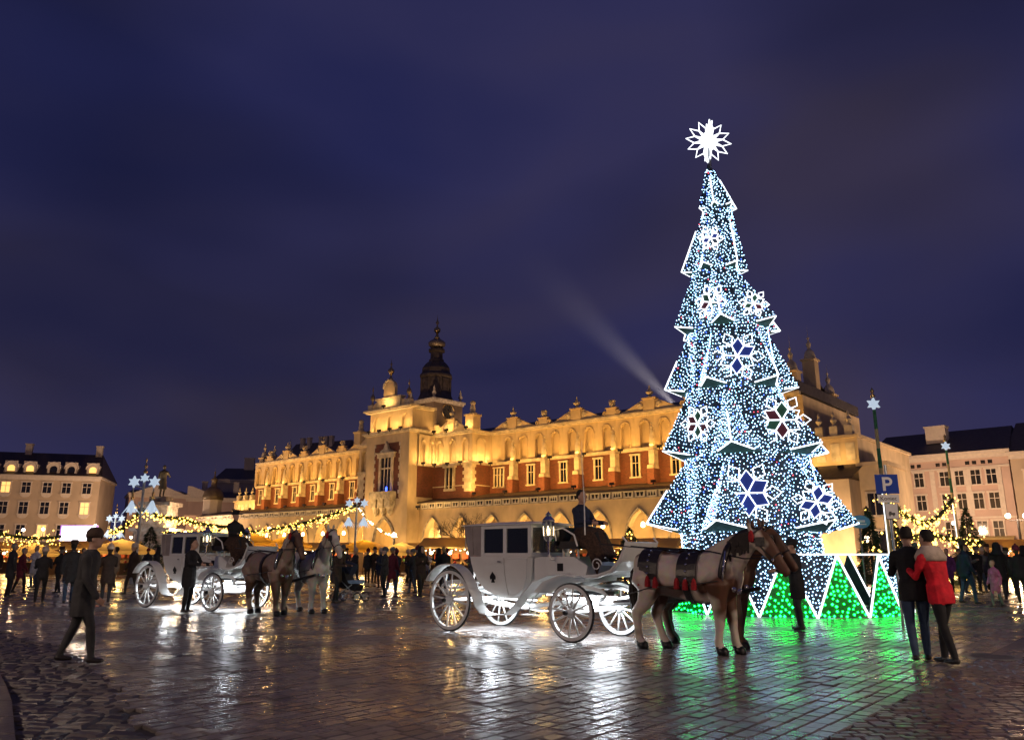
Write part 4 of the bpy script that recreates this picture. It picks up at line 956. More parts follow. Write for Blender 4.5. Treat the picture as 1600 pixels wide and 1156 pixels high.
def patch_mat(name, c1, c2, thr, scale, off=(0,0,0), sock=0.0, head=0.0):
    m, n, l, p = newmat(name); t = n.new('ShaderNodeTexCoord'); mpn = n.new('ShaderNodeMapping'); mpn.inputs['Location'].default_value = off
    z = n.new('ShaderNodeTexNoise'); z.inputs['Scale'].default_value = scale; z.inputs['Detail'].default_value = 2; z.inputs['Roughness'].default_value = .4
    r = n.new('ShaderNodeValToRGB'); r.color_ramp.elements[0].position = thr-.03; r.color_ramp.elements[1].position = thr+.03; r.color_ramp.elements[0].color = c1+(1,); r.color_ramp.elements[1].color = c2+(1,)
    l.new(t.outputs['Object'], mpn.inputs['Vector']); l.new(mpn.outputs['Vector'], z.inputs['Vector'])
    sx_ = n.new('ShaderNodeSeparateXYZ'); l.new(t.outputs['Object'], sx_.inputs[0]); mr_ = n.new('ShaderNodeMapRange'); mr_.inputs[1].default_value = .85; mr_.inputs[2].default_value = .45; mr_.inputs[3].default_value = 0; mr_.inputs[4].default_value = sock; l.new(sx_.outputs['Z'], mr_.inputs[0])
    ad_ = n.new('ShaderNodeMath'); ad_.operation = 'ADD'; mh_ = n.new('ShaderNodeMapRange'); mh_.inputs[1].default_value = .95; mh_.inputs[2].default_value = 1.2; mh_.inputs[3].default_value = 0; mh_.inputs[4].default_value = -head; l.new(sx_.outputs['X'], mh_.inputs[0]); ah_ = n.new('ShaderNodeMath'); ah_.operation = 'ADD'; l.new(z.outputs['Fac'], ah_.inputs[0]); l.new(mh_.outputs[0], ah_.inputs[1]); l.new(ah_.outputs[0], ad_.inputs[0]); l.new(mr_.outputs[0], ad_.inputs[1]); l.new(ad_.outputs[0], r.inputs['Fac'])
    z2 = n.new('ShaderNodeTexNoise'); z2.inputs['Scale'].default_value = 9; z2.inputs['Detail'].default_value = 5; l.new(t.outputs['Object'], z2.inputs['Vector'])
    mx = n.new('ShaderNodeMix'); mx.data_type = 'RGBA'; mx.blend_type = 'OVERLAY'; mx.inputs[0].default_value = .35; l.new(r.outputs['Color'], mx.inputs[6]); l.new(z2.outputs['Color'], mx.inputs[7]); l.new(mx.outputs[2], p.inputs['Base Color'])
    p.inputs['Roughness'].default_value = .55
    z3 = n.new('ShaderNodeTexNoise'); z3.inputs['Scale'].default_value = 120; l.new(t.outputs['Object'], z3.inputs['Vector']); b = n.new('ShaderNodeBump'); b.inputs['Strength'].default_value = .3; b.inputs['Distance'].default_value = .006; l.new(z3.outputs['Fac'], b.inputs['Height']); l.new(b.outputs['Normal'], p.inputs['Normal'])
    return m
def trunk_band(mb, x0, x1, a0, a1, off, n=14, k=3, m=0):
    """a strap or pad lying on the trunk between two angles (0 = top, to the +y side)"""
    vs = []; fs = []
    for j in range(k+1):
        x = x0+(x1-x0)*j/k; _, zc, rz_, ry = trunk_at(x)
        for i in range(n+1):
            a = a0+(a1-a0)*i/n; vs.append((x, (ry+off)*math.sin(a), zc+(rz_+off)*math.cos(a)))
    for j in range(k):
        for i in range(n): q = j*(n+1)+i; fs.append((q, q+1, q+n+2, q+n+1))
    b = len(fs); nn = len(vs)
    vs2 = []
    for v in vs:
        _, zc, rz_, ry = trunk_at(v[0]); d = Vector((0, v[1], v[2]-zc)); d.normalize(); vs2.append((v[0], v[1]+d.y*.015, v[2]+d.z*.015))
    rim = [j for j in range(n+1)]+[j*(n+1)+n for j in range(1,k+1)]+[k*(n+1)+j for j in range(n-1,-1,-1)]+[j*(n+1) for j in range(k-1,0,-1)]
    fs2 = [tuple(reversed(f)) for f in fs]+[tuple(i+nn for i in f) for f in fs]+[(a, c, c+nn, a+nn) for a, c in zip(rim, rim[1:]+rim[:1])]
    mb.add(vs+vs2, fs2, m)
HM = {}
def horse(label, loc, rz, coat, mane, head=(1.16,1.93), legs=((1,.05,.08),(-1,-.02,-.04)), blinker=True, group=None, pads=True):
    key = (head, legs)
    if key not in HM: HM[key] = horse_mesh(head, legs)
    me = HM[key].copy(); me.materials[0] = coat; me.materials[1] = M['iron']
    o = obj('horse', me, None, loc, rz); tag(o, label, 'horse', group); hx, hz = head
    r2 = random.Random(len(label))
    mb = MB()                                                        # mane: hanging locks on both sides of the crest
    for i in range(80):
        t = i/79; bx = .62+(hx-.08-.62)*t; bz = 1.60+(hz+.09-1.60)*t+.05*math.sin(PI*t); s = 1 if r2.random() < .5 else -1; ln = r2.uniform(.18,.36)
        mb.tube([(bx,0,bz),(bx+.01,s*.09,bz-.05),(bx+r2.uniform(-.04,.05),s*(.13+.04*(1-t)),bz-ln)], [.05,.05,.02], 4, flat=.5)
    for i in range(7): mb.tube([(hx-.05,r2.uniform(-.04,.04),hz+.13),(hx+.07,r2.uniform(-.06,.06),hz+.10),(hx+.15,r2.uniform(-.07,.07),hz-.05)], [.02,.02,.005], 4)
    mb.build('mane', mane, o)
    mb = MB()
    for i in range(12): a = r2.uniform(-.05,.05); mb.tube([(-.93,a*.4,1.36),(-1.04,a,1.20),(-1.06+r2.uniform(-.04,.04),a*1.6,.85),(-1.02+r2.uniform(-.05,.05),a*1.8,.42)], [.03,.04,.035,.008], 5)
    mb.build('tail', mane, o)
    mb = MB(); pts = []                                              # collar round the base of the neck
    for i in range(20):
        a = 2*PI*i/20; pts.append((.70+.10*math.cos(a), .235*math.sin(a), 1.27+.41*math.cos(a)))
    mb.tube(pts, .055, 8, 0, True); c_ = mb.build('collar', M['leather'], o, True)
    mb = MB()
    for s in (-1, 1): mb.tube([(.78,s*.24,1.55),(.75,s*.29,1.25),(.66,s*.2,.93)], .018, 6)
    mb.ball((.82,-.12,.98), .05, 8, 5); mb.ball((.80,.12,.98), .05, 8, 5); mb.ball((.84,0,.95), .06, 8, 5)
    mb.build('hames', M['chrome'], c_, True)
    mb = MB(); trunk_band(mb, .05, .17, -2.9, 2.9, .012); trunk_band(mb, -.78, -.72, -1.35, 1.35, .012); mb.build('girth_strap', M['leather'], o)
    mb = MB()
    for s in (-1, 1):
        mb.tube([(.66,s*.33,1.10),(.1,s*.37,1.02),(-.5,s*.36,.98),(-1.15,s*.34,.80)], .02, 6, flat=.5)
        mb.tube([(-.75,s*.31,1.22),(-.95,s*.22,1.05),(-1.01,0,1.03)], .022, 6, flat=.5); mb.tube([(.12,s*.05,1.56),(-.4,s*.03,1.60),(-.75,s*.04,1.58)], .015, 5)
        mb.tube([(hx+.22,s*.12,hz-.35),(hx-.1,s*.2,hz-.35),(.5,s*.2,1.55),(.1,s*.12,1.56),(-.9,s*.15,1.62),(-1.6,s*.2,1.68)], .010, 5)
    mb.build('traces', M['leather'], o)
    mb = MB()
    for a, b, rr in ((.02,.02,.158),(.30,-.34,.108)):
        up = Vector((.78,0,.62)); mb.tube([(hx+a+up.x*rr*1.05*math.cos(q*PI/6), (rr*.72)*math.sin(q*PI/6), hz+b+up.z*rr*1.05*math.cos(q*PI/6)) for q in range(12)], .014, 5, 0, True)
    for s in (-1, 1): mb.tube([(hx+.0,s*.115,hz-.02),(hx+.18,s*.105,hz-.24),(hx+.30,s*.085,hz-.36)], .013, 5); mb.box(hx+.06, hx+.20, s*.125-.008, s*.125+.008, hz-.17, hz-.03)
    br = mb.build('bridle', M['leather'], o)
    mb = MB()
    for s in (-1, 1): mb.ball((hx+.30,s*.095,hz-.37), .025, 6, 4); mb.ball((hx-.02,s*.12,hz+.03), .025, 6, 4)
    mb.build('bit_ring', M['chrome'], br)
    for s in (-1, 1): mb = MB(); mb.ball((hx+.115,s*.098,hz-.085), .022, 8, 5); mb.build('eye', M['glass'], o, True)
    for s in (-1, 1):
        mb = MB(); mb.lathe([(.002,.08),(.03,.05),(.045,-.02),(.04,-.10),(.002,-.11)], (hx+.0,s*.13,hz+.0), 7); mb.build('tassel', M['red'], br)
    if pads:
        for (xa, xb, lo_) in ((-.74,-.40,1.80),(-.04,.30,1.70)):
            mb = MB(); trunk_band(mb, xa, xb, -lo_, lo_, .022, 16, 3); p_ = mb.build('harness_pad', M['leather'], o)
            mb = MB()
            for s in (-1, 1):
                for q in range(5):
                    a = s*(.55+.26*q); x = (xa+xb)/2; _, zc, rz_, ry = trunk_at(x); mb.ball((x, (ry+.045)*math.sin(a), zc+(rz_+.045)*math.cos(a)), .022, 6, 4)
            stuff(mb.build('studs', M['chrome'], p_))
            for s in (-1, 1):
                for x in (xa+.02, (xa+xb)/2, xb-.02):
                    a = s*lo_; _, zc, rz_, ry = trunk_at(x); mb = MB(); mb.lathe([(.002,.06),(.03,.03),(.045,-.03),(.05,-.12),(.002,-.13)], (x, (ry+.05)*math.sin(a), zc+(rz_+.05)*math.cos(a)), 7); mb.build('tassel', M['red'], p_)
    return o
M['pinto'] = patch_mat('pinto_coat', (.10,.042,.02), (.62,.53,.44), .425, 1.5, (.25,.3,.1), .12, .11)
M['bay'] = patch_mat('bay_coat', (.05,.022,.012), (.10,.045,.02), .5, 2.0)
M['roan'] = patch_mat('roan_coat', (.09,.045,.028), (.26,.19,.15), .52, 1.3, (.9,.2,.6))
M['grey_coat'] = patch_mat('grey_coat', (.40,.36,.33), (.52,.48,.44), .5, 2.0)
M['mane_d'] = mat('dark_mane', (.02,.012,.008), .7, var=.4, scale=20); M['mane_w'] = mat('pale_mane', (.42,.36,.30), .7, var=.3, scale=20)
# ------------------------------------------------------------------ horse carriages (local x forward, rear axle at x = 0)
WB, HT, RR, RF = 3.13, .76, .60, .50
def wheel(root, x, y, R):
    s = 1 if y > 0 else -1
    mb = MB(); n = 40; k = R-.035
    prof = [(k-.045,-.028),(k+.015,-.028),(k+.015,.028),(k-.045,.028)]
    vs = []; fs = []
    for i in range(n):
        a = 2*PI*i/n
        for r, yy in prof: vs.append((r*math.cos(a), yy, r*math.sin(a)))
    for i in range(n):
        for j in range(4): fs.append((i*4+j, i*4+(j+1)%4, ((i+1)%n)*4+(j+1)%4, ((i+1)%n)*4+j))
    mb.add(vs, fs); w_ = mb.build('wheel', M['white'], root, False, (x, y, R))
    mb = MB(); mb.tube([((R-.015)*math.cos(2*PI*i/n), 0, (R-.015)*math.sin(2*PI*i/n)) for i in range(n)], .02, 6, 0, True, 1.5); mb.build('tyre', M['rubber'], w_, True)
    mb = MB(); mb.tube([(0,-s*.10,0),(0,-s*.05,0),(0,s*.05,0),(0,s*.11,0),(0,s*.15,0)], [.05,.085,.085,.055,.045], 12); h_ = mb.build('hub', M['white'], w_, True)
    mb = MB(); mb.tube([(0,s*.15,0),(0,s*.20,0)], [.047,.035], 10); mb.build('hub_cap', M['iron'], w_, True)
    sp = MB(); sp.tube([(.06,0,0),(R*.5,0,0),(k-.04,0,0)], [.024,.020,.017], 6); sm_ = sp.mesh('spoke', M['white'], True)
    for i in range(12): o = obj('spoke', sm_, w_); o.rotation_euler = (0, 2*PI*i/12+.13, 0)
    return w_
def lantern(root, x, y, z):
    mb = MB(); mb.cyl((x,y,z-.30), (x,y,z-.02), .018, .018, 6); mb.lathe([(.05,-.06),(.095,.0),(.10,.03)], (x,y,z), 8); mb.lathe([(.115,.30),(.12,.33),(.07,.38),(.05,.40),(.06,.43),(.02,.47),(.0001,.50)], (x,y,z), 8)
    for i in range(8): a = PI/4*i; mb.cyl((x+.095*math.cos(a),y+.095*math.sin(a),z+.02), (x+.105*math.cos(a),y+.105*math.sin(a),z+.31), .010, .010, 4)
    o = mb.build('lantern', M['chrome'], root)
    mb = MB(); mb.lathe([(.088,.03),(.098,.30)], (x,y,z), 8); mb.build('lantern_glass', M['pane'], o)
    mb = MB(); mb.lathe([(.025,.05),(.03,.15),(.015,.22)], (x,y,z), 6); mb.build('candle_lamp', M['bulbw'], o)
M['pane'] = glass_mat('coach_glass', (.25,.28,.28), .25)
M['dimpane'] = glass_mat('dark_coach_glass', (.02,.025,.025), .82)
M['greyleather'] = mat('grey_leather_top', (.30,.26,.25), .5, var=.25, scale=3, bump=.3, bscale=7)
def carriage(label, loc, rz, group):
    r = thing('carriage', label, 'carriage', loc, rz, group); H = .60
    low = [(.34,1.46),(.40,1.22),(.50,1.0),(.66,.82),(.92,.70),(1.25,.66),(1.60,.70),(1.84,.84),(1.98,1.08),(2.04,1.46)]
    def girth(z): return H-.17*max(0.0, (1.46-z)/.80)**2.0                # the sides tumble in toward the floor
    def xr_at(z, side):
        pts = low[:6] if side == 0 else low[5:][::-1]
        for (xa, za), (xb, zb) in zip(pts, pts[1:]):
            if zb <= z <= za: return xa+(xb-xa)*(za-z)/max(1e-6, za-zb)
        return pts[-1][0]
    mb = MB(); zl = [.66,.69,.74,.82,.92,1.04,1.18,1.32,1.46]; rings = []
    for z in zl:
        a, b, g, rc = xr_at(z,0), xr_at(z,1), girth(z), .07
        if b-a < .3: a, b = 1.0, 1.5
        rings.append([(a+rc,-g,z),(b-rc,-g,z),(b,-g+rc,z),(b,g-rc,z),(b-rc,g,z),(a+rc,g,z),(a,g-rc,z),(a,-g+rc,z)])
    fs = [tuple(range(7,-1,-1)), tuple(range(64,72))]+[(k*8+i, k*8+(i+1)%8, k*8+8+(i+1)%8, k*8+8+i) for k in range(8) for i in range(8)]
    mb.add([p for rg in rings for p in rg], fs); mb.build('body', M['white'], r)
    mb = MB()                                                         # upper pillars and rails
    for a, b in ((.72,.80),(1.33,1.42),(1.98,2.06)):
        for s in (-1, 1): mb.box(a, b, min(s*H,s*(H-.06)), max(s*H,s*(H-.06)), 1.46, 2.06)
    for s in (-1, 1): mb.box(.74, 2.05, min(s*(H-.003),s*(H-.055)), max(s*(H-.003),s*(H-.055)), 1.462, 1.53); mb.box(.74, 2.05, min(s*(H-.003),s*(H-.055)), max(s*(H-.003),s*(H-.055)), 2.0, 2.07)
    mb.box(2.0, 2.055, -H+.05, H-.05, 1.463, 1.54); mb.box(2.0, 2.055, -H+.05, H-.05, 2.01, 2.07); mb.build('window_frame', M['white'], r)
    mb = MB(); mb.prism_xz([(.22,2.08),(.28,1.80),(.36,1.462),(.735,1.462),(.735,2.08)], -H+.005, H-.005); q_ = mb.build('rear_hood', M['greyleather'], r)
    for t in (.3,.5):
        for s in (-1, 1): mb = MB(); mb.cyl((t,s*(H+.006),1.5), (t-.04,s*(H+.006),2.06), .014, .014, 5); mb.build('hood_rib', M['greyleather'], q_)
    for a, b in ((.80,1.33),(1.42,1.98)):
        for s in (-1, 1):
            mb = MB(); mb.box(a, b, s*(H-.03)-.005, s*(H-.03)+.005, 1.53, 2.0); mb.build('side_window', M['dimpane'], r)
    mb = MB(); mb.box(2.02, 2.03, -H+.06, H-.06, 1.54, 2.01); mb.build('front_window', M['pane'], r)
    for s in (-1, 1):
        mb = MB(); y = s*H; d = [(.82,.755),(1.25,.685),(1.60,.725),(1.80,.83),(1.93,1.08),(1.985,1.44),(1.38,1.44)] if False else [(.82,.76),(1.25,.685),(1.36,.69),(1.36,1.44),(.78,1.44)]
        vs = []; fs = []
        for q, z in enumerate((.72,.80,.90,1.02,1.16,1.30,1.44)):
            xa = max(.80, xr_at(z,0)+.09); yy = s*(girth(z)+.004); yo = s*(girth(z)+.018); vs += [(xa,yy,z),(1.36,yy,z),(1.36,yo,z),(xa,yo,z)]
            if q: fs += [((q-1)*4+j, (q-1)*4+(j+1)%4, q*4+(j+1)%4, q*4+j) for j in range(4)]
        fs += [(3,2,1,0),(24,25,26,27)]; mb.add(vs, fs); dr = mb.build('door', M['white'], r)
        mb = MB(); mb.tube([(1.20,y+s*.03,1.36),(1.24,y+s*.055,1.365),(1.32,y+s*.05,1.36)], .014, 6); mb.build('door_handle', M['chrome'], dr)
        mb = MB(); cx, cz = 1.04, 1.06
        mb.prism_xz([(cx,cz+.11),(cx+.07,cz+.02),(cx+.06,cz-.04),(cx+.015,cz-.03),(cx+.03,cz-.10),(cx-.03,cz-.10),(cx-.015,cz-.03),(cx-.06,cz-.04),(cx-.07,cz+.02)], s*(girth(cz-.10)+.012), s*(girth(cz+.1)+.022)); mb.build('emblem', M['iron'], dr)
        mb = MB(); mb.tube([(x, s*(girth(z)+.004), z) for x, z in [(1.40,1.42),(1.40,.72),(1.60,.76),(1.80,.88),(1.91,1.1),(1.96,1.42)]], .012, 5, 0, True); mb.build('panel_moulding', M['white'], r)
    mb = MB(); vs = []                                                # domed roof
    for i in range(9):
        x = .16+1.98*i/8
        for j in range(7): y = -H-.04+(2*H+.08)*j/6; vs.append((x, y, 2.085+.07*(1-(j/3-1)**2)*(1-.5*(i/4-1)**4)))
    nb = len(vs); vs += [(v[0], v[1], 2.07) for v in vs]; fs = []
    for i in range(8):
        for j in range(6): a = i*7+j; fs += [(a,a+7,a+8,a+1), (a+nb,a+1+nb,a+8+nb,a+7+nb)]
    rim = [j for j in range(7)]+[i*7+6 for i in range(1,9)]+[8*7+j for j in range(5,-1,-1)]+[i*7 for i in range(7,0,-1)]
    fs += [(a,b,b+nb,a+nb) for a, b in zip(rim, rim[1:]+rim[:1])]; mb.add(vs, fs); mb.build('roof', M['white'], r)
    mb = MB(); mb.box(.75, .95, -H+.1, H-.1, 1.2, 1.75); mb.box(.95, 1.3, -H+.1, H-.1, 1.0, 1.2) ; mb.build('passenger_seat', fabric('seat velvet', (.14,.02,.02)), r)
    for s in (-1, 1):                                                 # wheel arches sweeping down into steps
        y0, y1 = (s*.62, s*.90); y0, y1 = min(y0,y1), max(y0,y1)
        p = [(.68*math.cos(a)*1.03, .62+.70*math.sin(a)) for a in [math.radians(v) for v in range(150, 19, -10)]]+[(.78,.70),(.86,.52),(1.0,.40),(1.25,.37)]
        mb = MB(); mb.strip(p, y0, y1, -.018); mb.build('rear_mudguard', M['white'], r)
        p = [(1.20,.37),(1.62,.40),(1.85,.55),(2.08,.80),(2.35,1.02),(2.7,1.14),(3.0,1.17),(3.3,1.12)]
        mb = MB(); mb.strip(p, y0, y1-.12 if s > 0 else y1, -.018); mb.build('front_mudguard', M['white'], r)
    mb = MB(); mb.prism_xz([(2.06,.80),(2.45,.80),(2.9,.98),(3.25,1.02),(3.32,1.30),(3.0,1.46),(2.25,1.46),(2.06,1.44)], -.50, .50); bx_ = mb.build('driver_box', M['white'], r)
    for s in (-1, 1): mb = MB(); mb.box(2.62, 2.76, s*.5-.006, s*.5+.006, 1.20, 1.34); mb.build('number_plate', M['iron'], bx_)
    mb = MB(); mb.box(2.62, 3.12, -.50, .50, 1.60, 1.74); mb.box(2.56, 2.68, -.5, .5, 1.66, 2.0); st = mb.build('driver_seat', M['leather'], r)
    for s in (-1, 1):
        mb = MB(); mb.tube([(2.6,s*.5,1.75),(2.58,s*.53,1.95),(2.8,s*.54,1.98),(3.05,s*.53,1.85),(3.1,s*.5,1.65)], .018, 6); mb.cyl((2.7,s*.4,1.44), (2.7,s*.42,1.62), .02, .02, 6); mb.cyl((3.05,s*.4,1.42), (3.05,s*.42,1.62), .02, .02, 6); mb.build('seat_rail', M['white'], st)
    p = [(3.25,1.14),(3.55,1.16),(3.82,1.24),(4.0,1.40),(4.12,1.62),(4.16,1.72)]
    mb = MB(); mb.strip(p, -.52, .52, -.03); mb.build('dashboard', M['white'], r)
    mb = MB()
    for s in (-1, 1): mb.tube([(3.2,s*.5,1.10),(3.55,s*.5,1.11),(3.85,s*.5,1.20),(4.04,s*.5,1.38),(4.18,s*.5,1.72),(4.10,s*.5,1.80)], .022, 6); mb.tube([(3.55+.12*math.cos(t*.6)*(1-t/20), s*.54, 1.32+.12*math.sin(t*.6)*(1-t/20)) for t in range(14)], .012, 5)
    mb.build('dashboard_scroll', M['white'], r)
    for s in (-1, 1): lantern(r, 2.55, s*.66, 1.80); mb = MB(); mb.tube([(2.55,s*.5,1.40),(2.55,s*.62,1.42),(2.55,s*.66,1.52)], .02, 6); mb.build('lantern_bracket', M['white'], r)
    mb = MB()                                                         # running gear
    mb.cyl((0,-HT,RR), (0,HT,RR), .035, .035, 8); mb.build('rear_axle', M['white'], r)
    mb = MB(); mb.cyl((WB,-HT,RF), (WB,HT,RF), .035, .035, 8); mb.box(WB-.08, WB+.08, -.5, .5, RF+.05, RF+.15); mb.build('front_axle', M['white'], r)
    mb = MB(); mb.tube([(0,0,RR+.02),(.6,0,.52),(1.4,0,.48),(2.3,0,.60),(WB,0,.72)], .045, 8); mb.build('perch', M['white'], r)
    mb = MB(); mb.lathe([(.36,0),(.42,.0),(.42,.05),(.36,.05)], (WB,0,.80), 20); mb.build('turntable', M['iron'], r)
    for x, z, y in ((0,RR+.10,.5),(WB,RF+.16,.42)):
        for s in (-1, 1):
            mb = MB()
            for q in (0, .03): mb.tube([(x+.52*math.cos(PI*t/12), s*y, z+.13+(.14-q)*math.sin(PI*t/12)) for t in range(13)], .018, 5, flat=1.6); mb.tube([(x+.52*math.cos(PI*t/12), s*y, z+.13-(.13-q)*math.sin(PI*t/12)) for t in range(13)], .018, 5, flat=1.6)
            mb.build('leaf_spring', M['white'], r)
    for s in (-1, 1): mb = MB(); mb.tube([(-.45,s*.42,1.2),(-.5,s*.42,.95),(-.35,s*.42,.8),(.1,s*.42,.86),(.5,s*.42,.98)], .025, 6); mb.build('body_iron', M['white'], r)
    for s in (-1, 1): mb = MB(); mb.tube([(2.15,s*.45,.82),(2.05,s*.62,.62),(2.12,s*.72,.44),(2.28,s*.74,.46)], .016, 6); mb.box(2.0, 2.3, s*.74-.1, s*.74+.1, .40, .42); mb.build('step', M['white'], r)
    for x, R in ((0,RR),(WB,RF)):
        for s in (-1, 1): wheel(r, x, s*HT, R)
    mb = MB(); mb.tube([(WB,0,.62),(4.2,0,.68),(5.4,0,.80),(6.35,0,.98)], [.05,.045,.04,.035], 8); mb.build('pole', M['leather'], r)
    mb = MB(); mb.cyl((4.05,-.75,.72), (4.05,.75,.72), .03, .03, 6); mb.build('splinter_bar', M['white'], r)
    for (x0, x1, yy, z) in ((.3,1.3,.45,.60),(.3,1.3,-.45,.60),(WB-.45,WB+.45,.34,.735),(WB-.45,WB+.45,-.34,.735),(2.2,2.5,.3,.77),(2.2,2.5,-.3,.77),(WB+.75,WB+.95,.3,1.05)):
        mb = MB(); mb.box(x0, x1, yy-.015, yy+.015, z-.02, z); mb.build('light_strip', M['under_led'], r)
    lamp('AREA', 'underglow_lamp', (.8,0,.58), 70, COOL, r, 1.6, 1.0, (.8,0,0)); lamp('AREA', 'underglow_lamp', (WB-.05,0,.74), 70, COOL, r, 1.1, .8, (WB,0,0))
    for x, z in ((0,.75),(WB,.62)):
        lamp('POINT', 'underglow_lamp', (x+.18,.25,z), 22, COOL, r, .08); lamp('POINT', 'underglow_lamp', (x+.18,-.25,z), 22, COOL, r, .08)
    return r
c1 = carriage('white glazed coach with grey hood and glowing white wheels in front of the tree', (-.76,16.92,0), math.radians(-42.2), 'white horse carriages')
c2 = dup(c1); c2.location = (-10.37,24.2,0); c2.rotation_euler = (0,0,math.radians(-34)); c2['label'] = 'white glazed coach parked farther back on the left of the square'
def local(c, x, y, z=0): a = c.rotation_euler[2]; return (c.location[0]+x*math.cos(a)-y*math.sin(a), c.location[1]+x*math.sin(a)+y*math.cos(a), z)
A1, A2 = c1.rotation_euler[2], c2.rotation_euler[2]
LEG_A = ((1,.10,.22),(-1,-.05,-.06)); LEG_B = ((1,-.06,.02),(-1,.09,.18))
horse('brown and white pinto horse with studded harness pads nearest the camera', local(c1,5.35,-.48), A1+.03, M['pinto'], M['mane_d'], (1.17,1.79), LEG_A, group='carriage horses')
horse('dark bay horse on the far side of the pinto, head close to the tree', local(c1,5.10,.50), A1+.0, M['bay'], M['mane_d'], (1.16,1.84), LEG_B, group='carriage horses')
horse('reddish roan horse in front of the rear coach, near side', local(c2,5.15,-.50), A2-.16, M['roan'], M['mane_w'], (1.10,1.98), LEG_B, group='carriage horses', pads=False)
horse('pale grey horse on the far side of the rear coach team', local(c2,5.5,.46), A2-.20, M['grey_coat'], M['mane_w'], (1.14,2.02), LEG_A, group='carriage horses', pads=False)
DR = math.radians(-90)
d1 = person('driver in dark coat sitting on the box of the near coach', local(c1,2.86,-.05,1.74-.005), A1+DR, 'navy', 'black', 'dark', 1.0, 'sit', arm='reins', near=True, group='coach drivers')
d2 = person('driver in black coat sitting on the box of the rear coach', local(c2,2.86,0,1.74-.005), A2+DR, 'black', 'black', 'dark', 1.0, 'sit', arm='reins', hat=('brim','black'), group='coach drivers')
for d in (d1, d2):                                                    # fur rug over the knees
    mb = MB(); vs = []; fs = []
    for i in range(9):
        t = i/8
        for j in range(11):
            a = -1.0+2.0*j/10; x = a*.42; yy = .02+.62*t; z = .27-.10*t*t-.32*abs(a)**3-(.42*max(0,t-.62)/.38 if t > .62 else 0)+.02*math.sin(7*a+5*t)
            vs.append((x, yy, z))
    nb = len(vs); vs += [(v[0]*.97, v[1], v[2]-.03) for v in vs]
    for i in range(8):
        for j in range(10): q = i*11+j; fs += [(q,q+1,q+12,q+11), (q+nb,q+11+nb,q+12+nb,q+1+nb)]
    mb.add(vs, fs); mb.build('fur_rug', M['fur'], d, True)
wq = local(c1, 3.22, -.42, 0)
mb = MB(); mb.tube([(0,0,1.85),(.0,.02,2.5),(-.03,.02,3.25),(-.02,.0,3.6)], [.014,.010,.007,.003], 6)
tag(mb.build('whip', M['white'], None, False, (wq[0], wq[1], 0)), 'long thin white coach whip standing upright beside the near driver', 'whip')

# ------------------------------------------------------------------ the lit Christmas tree
TY = 22.8
tree = thing('christmas_tree', 'tall tiered christmas tree of white led lights topped by a snowflake', 'christmas tree', (6.75, TY, 0), 0)
TX = 6.75
def ty(py): return at_depth(1150, py, TY).z
tiers = [(258,326,1092,1150,4,.04),(326,424,1067,1167,-5,0),(432,514,1052,1222,8,0),(520,607,1042,1244,-6,0),(608,706,1033,1298,5,0),(705,818,1013,1337,-4,0)]
dots = {'led': MB(), 'ledb': MB(), 'ledr': MB()}
def dot(mb, p, r):
    x, y, z = p; mb.add([(x+r,y,z),(x-r,y,z),(x,y+r,z),(x,y-r,z),(x,y,z+r),(x,y,z-r)], [(0,2,4),(2,1,4),(1,3,4),(3,0,4),(2,0,5),(1,2,5),(3,1,5),(0,3,5)])
def led_fill(a, b, c, sp, r, off, pick):
    a, b, c = Vector(a), Vector(b), Vector(c); n = (b-a).cross(c-a); ar = n.length/2; n.normalize()
    cnt = int(ar/(sp*sp)); pts = []
    tries = 0
    while len(pts) < cnt and tries < cnt*9:
        tries += 1; u, v = rnd.random(), rnd.random()
        if u+v > 1: u, v = 1-u, 1-v
        p = a+(b-a)*u+(c-a)*v
        if all((p-q).length_squared > (sp*.72)**2 for q in pts[-260:]): pts.append(p)
    for p in pts: dot(pick(), p+n*off, r*rnd.uniform(.75,1.15))
def pick_white():
    u = rnd.random(); return dots['ledb'] if u > .955 else dots['ledr'] if u > .935 else dots['led']
NPT = 6; n = 2*NPT
facets = []
prev = None
